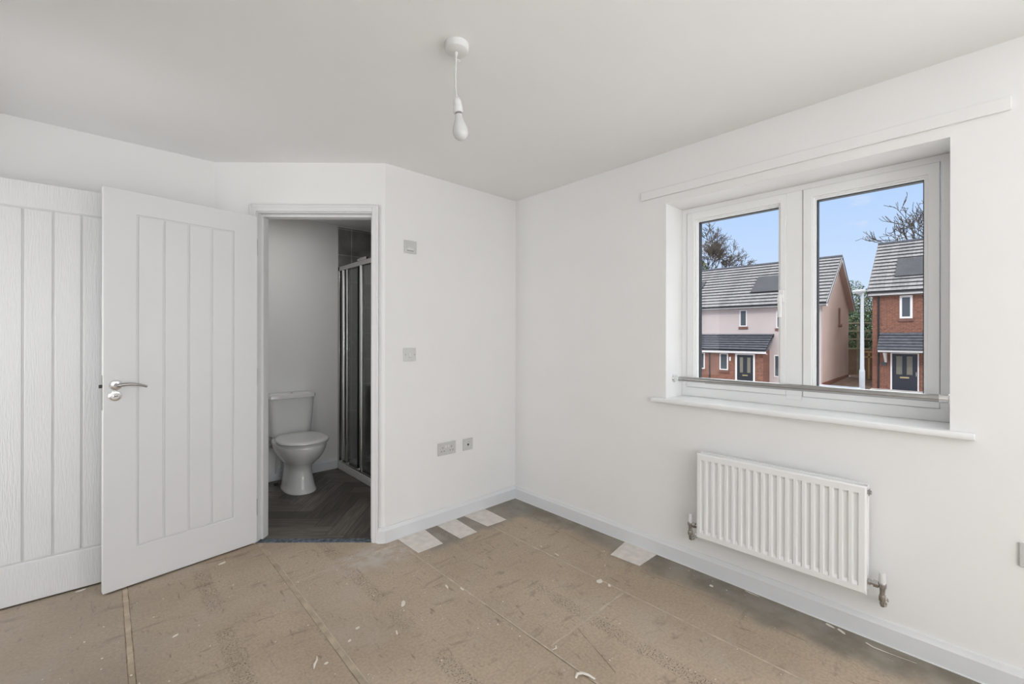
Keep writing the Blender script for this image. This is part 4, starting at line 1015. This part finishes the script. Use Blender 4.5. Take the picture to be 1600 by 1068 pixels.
mb = MB(); mb.cyl((31.5, AG-0.06, 2.05), (31.5, AG-0.06, 3.05), 0.045, n=10); mb.cyl((31.55, AG-0.16, 1.95), (31.55, AG, 1.95), 0.11, n=12); mb.build('flue', 'brickdark', hA)

# ---- house B
BXX, BY1, BY0 = 29.0, 1.56, -7.0
hB = empty('house', (BXX, BY1, -1.6), 'red brick house with a dark navy front door, right of the gap across the street', 'house', group='houses across the street')
EX, EZ, RXX, RZZ = 28.7, 3.72, 32.7, 6.93
mb = MB(); mb.prism([(BXX, -2.4), (BXX, 3.75), (32.7, 6.70), (36.3, 3.8), (36.3, -2.4)], BY0, BY1, axis=1); mb.build('wall', 'brick', hB, smooth=0)
roof_slope(EX, EZ, RXX, RZZ, BY0-0.2, 1.75, 14, 'roof', hB)
roof_slope(36.7, EZ, RXX, RZZ, BY0-0.2, 1.75, 14, 'rear_roof', hB)
mb = MB(); mb.prism([(EX+0.02, EZ), (RXX, RZZ), (36.7, EZ), (36.7, EZ-0.2), (RXX, RZZ-0.22), (EX+0.02, EZ-0.2)], 1.72, 1.77, axis=1); mb.build('bargeboard', 'slate', hB)
mb = MB(); mb.cyl((RXX, BY0, RZZ+0.02), (RXX, 1.76, RZZ+0.02), 0.11, n=10); mb.build('ridge', 'slate', hB)
mb = MB(); mb.box((EX+0.05, BY0, EZ-0.24), (EX+0.09, 1.75, EZ-0.02)); mb.box((EX+0.05, BY0, EZ-0.24), (BXX, 1.75, EZ-0.20)); mb.build('fascia', 'hwhite', hB)
mb = MB(); mb.cyl((EX-0.02, BY0, EZ-0.03), (EX-0.02, 1.75, EZ-0.03), 0.055, n=10); mb.build('gutter', 'blackpaint', hB)
slab_on_slope(EX, EZ, RXX, RZZ, 29.64, 31.04, -3.2, 0.68, 'solar_panel', 'solar', hB)
house_window(hB, BXX, -0.10, 0.42, 2.23, 3.46, fw=0.10)
roof_slope(28.02, 0.56, BXX, 1.47, -3.0, 1.23, 6, 'canopy_roof', hB, 'slate')
mb = MB(); mb.box((28.03, -3.0, 0.40), (28.07, 1.21, 0.54)); mb.box((28.03, -3.0, 0.40), (BXX, 1.21, 0.43)); mb.build('canopy_fascia', 'hwhite', hB)
mb = MB(WMx); mb.ring((-0.35, -1.68, 0.79, 0.38), (-0.30, -1.68, 0.72, 0.34), BXX-0.05, BXX+0.05); mb.build('door_frame', 'hwhite', hB)
mb = MB(WMx); mb.box((-0.30, -1.68, BXX-0.01), (0.72, 0.34, BXX+0.04)); fd = mb.build('front_door', 'navy', hB)
mb = MB(WMx)
for (u0, u1) in ((0.31, 0.55), (-0.10, 0.13)): mb.box((u0, -0.78, BXX-0.02), (u1, 0.20, BXX))
mb.build('door_glazing', 'obscure', fd)
mb = MB(WMx); mb.box((0.03, -0.98, BXX-0.03), (0.40, -0.90, BXX)); mb.build('letter_plate', 'gold', fd)
mb = MB(WMx); mb.box((-0.27, -0.85, BXX-0.05), (-0.23, -0.62, BXX)); mb.build('door_handle', 'satin', fd)
mb = MB(); mb.cyl((BXX-0.06, 1.29, -1.6), (BXX-0.06, 1.29, 3.62), 0.04, n=10); mb.build('downpipe', 'blackpaint', hB)
mb = MB(); mb.prism([(28.15, 0.41), (BXX, 0.41), (BXX, -0.15), (28.85, -0.15)], 0.93, 1.02, axis=1); mb.build('canopy_bracket', 'hwhite', hB)
mb = MB(WMx); mb.box((0.95, -0.32, BXX-0.03), (1.17, -0.13, BXX)); mb.build('number_plate', 'slate', hB)

# ---- between the houses
fn = empty('fence', (36.2, 3.4, -1.5), 'brown close-boarded timber fence with a post-and-rail top, in the gap between the houses', 'fence')
mb = MB()
yy = 2.2
while yy < 4.7:
    mb.box((36.4, yy, -1.6), (36.42, yy+0.11, 0.38)); yy += 0.12
mb.build('boards', 'timber', fn)
for zz in (2.20, 1.65, 1.08, 0.40):
    mb = MB(); mb.box((36.25, 2.2, zz-0.05), (36.33, 4.7, zz+0.05)); mb.build('rail', 'paletimber', fn)
mb = MB(); mb.box((36.33, 3.22, -1.5), (36.45, 3.36, 2.3)); mb.build('post', 'paletimber', fn)
gt = empty('garden_gate', (33.3, 2.1, -1.55), 'timber gate with pale braces beside the brick house', 'gate')
mb = MB(); yy = 1.68
while yy < 2.5: mb.box((33.3, yy, -1.5), (33.32, yy+0.10, 0.30)); yy += 0.105
mb.build('boards', 'timber', gt)
mb = MB(); mb.box((33.22, 1.7, 0.22), (33.27, 2.5, 0.32)); mb.box((33.22, 2.22, -1.45), (33.27, 2.32, 0.25)); mb.box((33.22, 1.7, -0.1), (33.27, 2.5, -0.0)); mb.build('brace', 'newtimber', gt)
mb = MB(); mb.box((24.0, 2.2, -1.75), (24.12, 3.0, -1.18)); 
mb.bm.free()
lp = empty('street_lamp', (18.6, 0.52, GZ(18.6)), 'tall pale street lamp post with a flat round head, across the street', 'street lamp')
mb = MB(); mb.cyl((18.6, 0.52, GZ(18.6)-0.1), (18.6, 0.52, -0.05), 0.088, n=20); mb.build('base_section', 'postmetal', lp)
mb = MB(); mb.lathe([(0.090, -0.05), (0.066, 0.04), (0.056, 1.6), (0.048, 2.95)], (18.6, 0.52, 0), n=20); mb.build('pole', 'postmetal', lp)
mb = MB(); mb.lathe([(0.06, 2.88), (0.20, 2.95), (0.21, 2.99), (0.17, 3.03), (0.0, 3.05)], (0, 0, 0), n=28); mb.bm.transform(Matrix.Translation((18.55, 0.46, 0)) @ Matrix.Rotation(math.radians(-3), 4, 'X')); mb.build('lamp_head', 'postmetal', lp)
# parked car roof low in the street, mostly below the sill line
car = empty('car', (17.3, 1.25, GZ(17.3)), 'pale car parked in the street, only its roof edge in view', 'car')
def carsec(x, z0_, z1_, y0_, y1_, e=4):
    out = []
    for i in range(24):
        a = 2*PI*i/24; c_, s_ = math.cos(a), math.sin(a); r_ = (abs(c_)**e+abs(s_)**e)**(-1/e)
        out.append((x+(y1_-y0_)/2*0 , (y0_+y1_)/2+(y1_-y0_)/2*r_*c_, (z0_+z1_)/2+(z1_-z0_)/2*r_*s_))
    return out
gz = GZ(17.3)
mb = MB(); mb.loft([carsec(16.50, gz+0.35, gz+0.70, -0.7, 3.2), carsec(16.55, gz+0.22, gz+0.86, -0.85, 3.35), carsec(17.3, gz+0.20, gz+0.92, -0.9, 3.4), carsec(18.05, gz+0.22, gz+0.86, -0.85, 3.35), carsec(18.1, gz+0.35, gz+0.70, -0.7, 3.2)]); mb.build('body', 'carsilver', car, bevel=0.02)
mb = MB(); mb.prism([(-0.35, gz+0.85), (0.35, gz+1.36), (2.1, gz+1.38), (2.75, gz+0.85)], 16.62, 17.98, axis=0); mb.build('cabin', 'hglass', car, bevel=0.06, seg=3)
mb = MB(); mb.prism([(0.42, gz+1.37), (0.50, gz+1.41), (1.95, gz+1.43), (2.05, gz+1.38)], 16.68, 17.92, axis=0); mb.build('car_roof', 'carsilver', car, bevel=0.02, seg=3)
for yy in (-0.1, 2.55):
    for xx in (16.52, 18.08):
        mb = MB(); mb.cyl((xx-0.05, yy, gz+0.3), (xx+0.05, yy, gz+0.3), 0.30, n=20); mb.build('wheel', 'blackpaint', car)

# foliage
def leaves(mb, c, rad, n, size, dens=lambda p: True):
    for _ in range(n):
        while True:
            p = Vector((rnd.uniform(-1, 1), rnd.uniform(-1, 1), rnd.uniform(-1, 1)))
            if p.length <= 1: break
        p = Vector((p.x*rad[0], p.y*rad[1], p.z*rad[2]))
        q = Vector(c)+p
        a = Vector((rnd.gauss(0, 1), rnd.gauss(0, 1), rnd.gauss(0, 1))).normalized(); b = a.orthogonal().normalized(); sz = size*(0.6+0.8*rnd.random())
        vs = [mb.bm.verts.new(q+a*sz), mb.bm.verts.new(q+b*sz*0.5), mb.bm.verts.new(q-a*sz), mb.bm.verts.new(q-b*sz*0.5)]
        mb.bm.faces.new(vs)
def bush(name, blobs, label, cat, matn, size, stem=None):
    r_ = empty(name, (blobs[0][0][0], blobs[0][0][1], -1.5), label, cat)
    mb = MB()
    for c_, rad, n in blobs: leaves(mb, c_, rad, n, size)
    mb.build('foliage', matn, r_, smooth=0, recalc=False)
    mb = MB()
    for c_, rad, n in blobs:
        mb.tube([(c_[0], c_[1], -1.5), (c_[0]+0.1, c_[1]+0.1, (c_[2]-1.5)/2), (c_[0], c_[1], c_[2]+rad[2]*0.4)], [0.10, 0.07, 0.02], n=7)
    mb.build('stems', 'bark', r_)
    return r_
bush('hedge', [((38.4, 3.9, 1.9), (1.0, 1.3, 3.6), 6500), ((38.4, 2.7, 1.6), (1.0, 1.2, 3.4), 5000), ((38.6, 4.9, 2.0), (1.0, 1.2, 4.2), 4500), ((38.6, 3.3, 0.0), (0.9, 2.2, 2.0), 5000)],
     'tall dark green hedge behind the rail fence between the houses', 'hedge', 'leaf', 0.075)
bush('evergreen_bush', [((38.6, 15.6, 6.4), (1.0, 1.0, 2.2), 3400), ((38.6, 14.9, 4.9), (1.0, 1.0, 2.4), 2500)], 'olive evergreen bush behind the ridge of the pink house at the left pane edge', 'bush', 'leaf2', 0.12)
mb = MB()
NX = 24
G = [[mb.v((120+30*i, -60+14*j, -2+ (24.0*math.sin(min(1, i/3)*PI/2)) * (0.75+0.25*math.sin(j*0.55+i*0.4)))) for j in range(NX)] for i in range(5)]
for i in range(4):
    for j in range(NX-1): mb.f([G[i][j], G[i][j+1], G[i+1][j+1], G[i+1][j]])
struct(mb.build('hill', 'hill', recalc=True), 'distant green hill showing between the houses', 'hill')

def grow(mb, p, d, L_, r_, depth, spread, up=0.15, droop=0.0):
    segs = 4; pts = [p]; dd = d.copy()
    for i in range(segs):
        dd = (dd + Vector((rnd.gauss(0, 1), rnd.gauss(0, 1), rnd.gauss(0, 1)))*0.16 + Vector((0, 0, up*0.3))).normalized()
        pts.append(pts[-1]+dd*L_/segs)
    rs = [r_*(1-0.5*i/segs) for i in range(segs+1)]
    rs = [max(q_, 0.019) for q_ in rs]
    mb.tube(pts, rs, n=6 if depth > 2 else 4)
    if depth == 0: return
    k = rnd.choice((3, 3, 4)) if depth > 1 else 4
    for j in range(k):
        t_ = 0.45+0.55*(j+1)/k; idx = min(segs, int(t_*segs)); q = pts[idx]
        nd = (dd + Vector((rnd.gauss(0, 1), rnd.gauss(0, 1), rnd.gauss(0, 0.8)))*spread + Vector((0, 0, up))).normalized()
        grow(mb, q, nd, L_*rnd.uniform(0.62, 0.8), rs[idx]*0.66, depth-1, spread, up)
def tree(loc, trunk, label, seed, lean=(0, 0, 1), L_=2.4, r_=0.16, depth=5, spread=0.5):
    global rnd
    keep = rnd; rnd = random.Random(seed)
    o = empty('bare_tree', loc, label, 'tree', 'leafless trees beyond the houses')
    mb = MB(); top = Vector(loc)+Vector((0, 0, trunk))
    mb.tube([Vector(loc), Vector(loc)+Vector((0.1, 0.05, trunk/2)), top], [r_*1.5, r_*1.2, r_], n=8)
    for a in range(4):
        d = (Vector(lean)+Vector((rnd.gauss(0, .45), rnd.gauss(0, .45), 0.2))).normalized()
        grow(mb, top-Vector((0, 0, trunk*0.08*a)), d, L_, r_*0.7, depth, spread)
    mb.build('branches', 'bark', o, smooth=60)
    rnd = keep
tree((44.5, 17.2, -1.5), 7.5, 'leafless tree rising behind the pink house at the left', 11, (0, -0.25, 1), 2.6, 0.20, 5, 0.55)
tree((43.0, -1.9, -1.5), 9.5, 'leafless tree reaching in above the roof of the brick house', 5, (0, 0.95, 0.4), 2.6, 0.12, 4, 0.5)
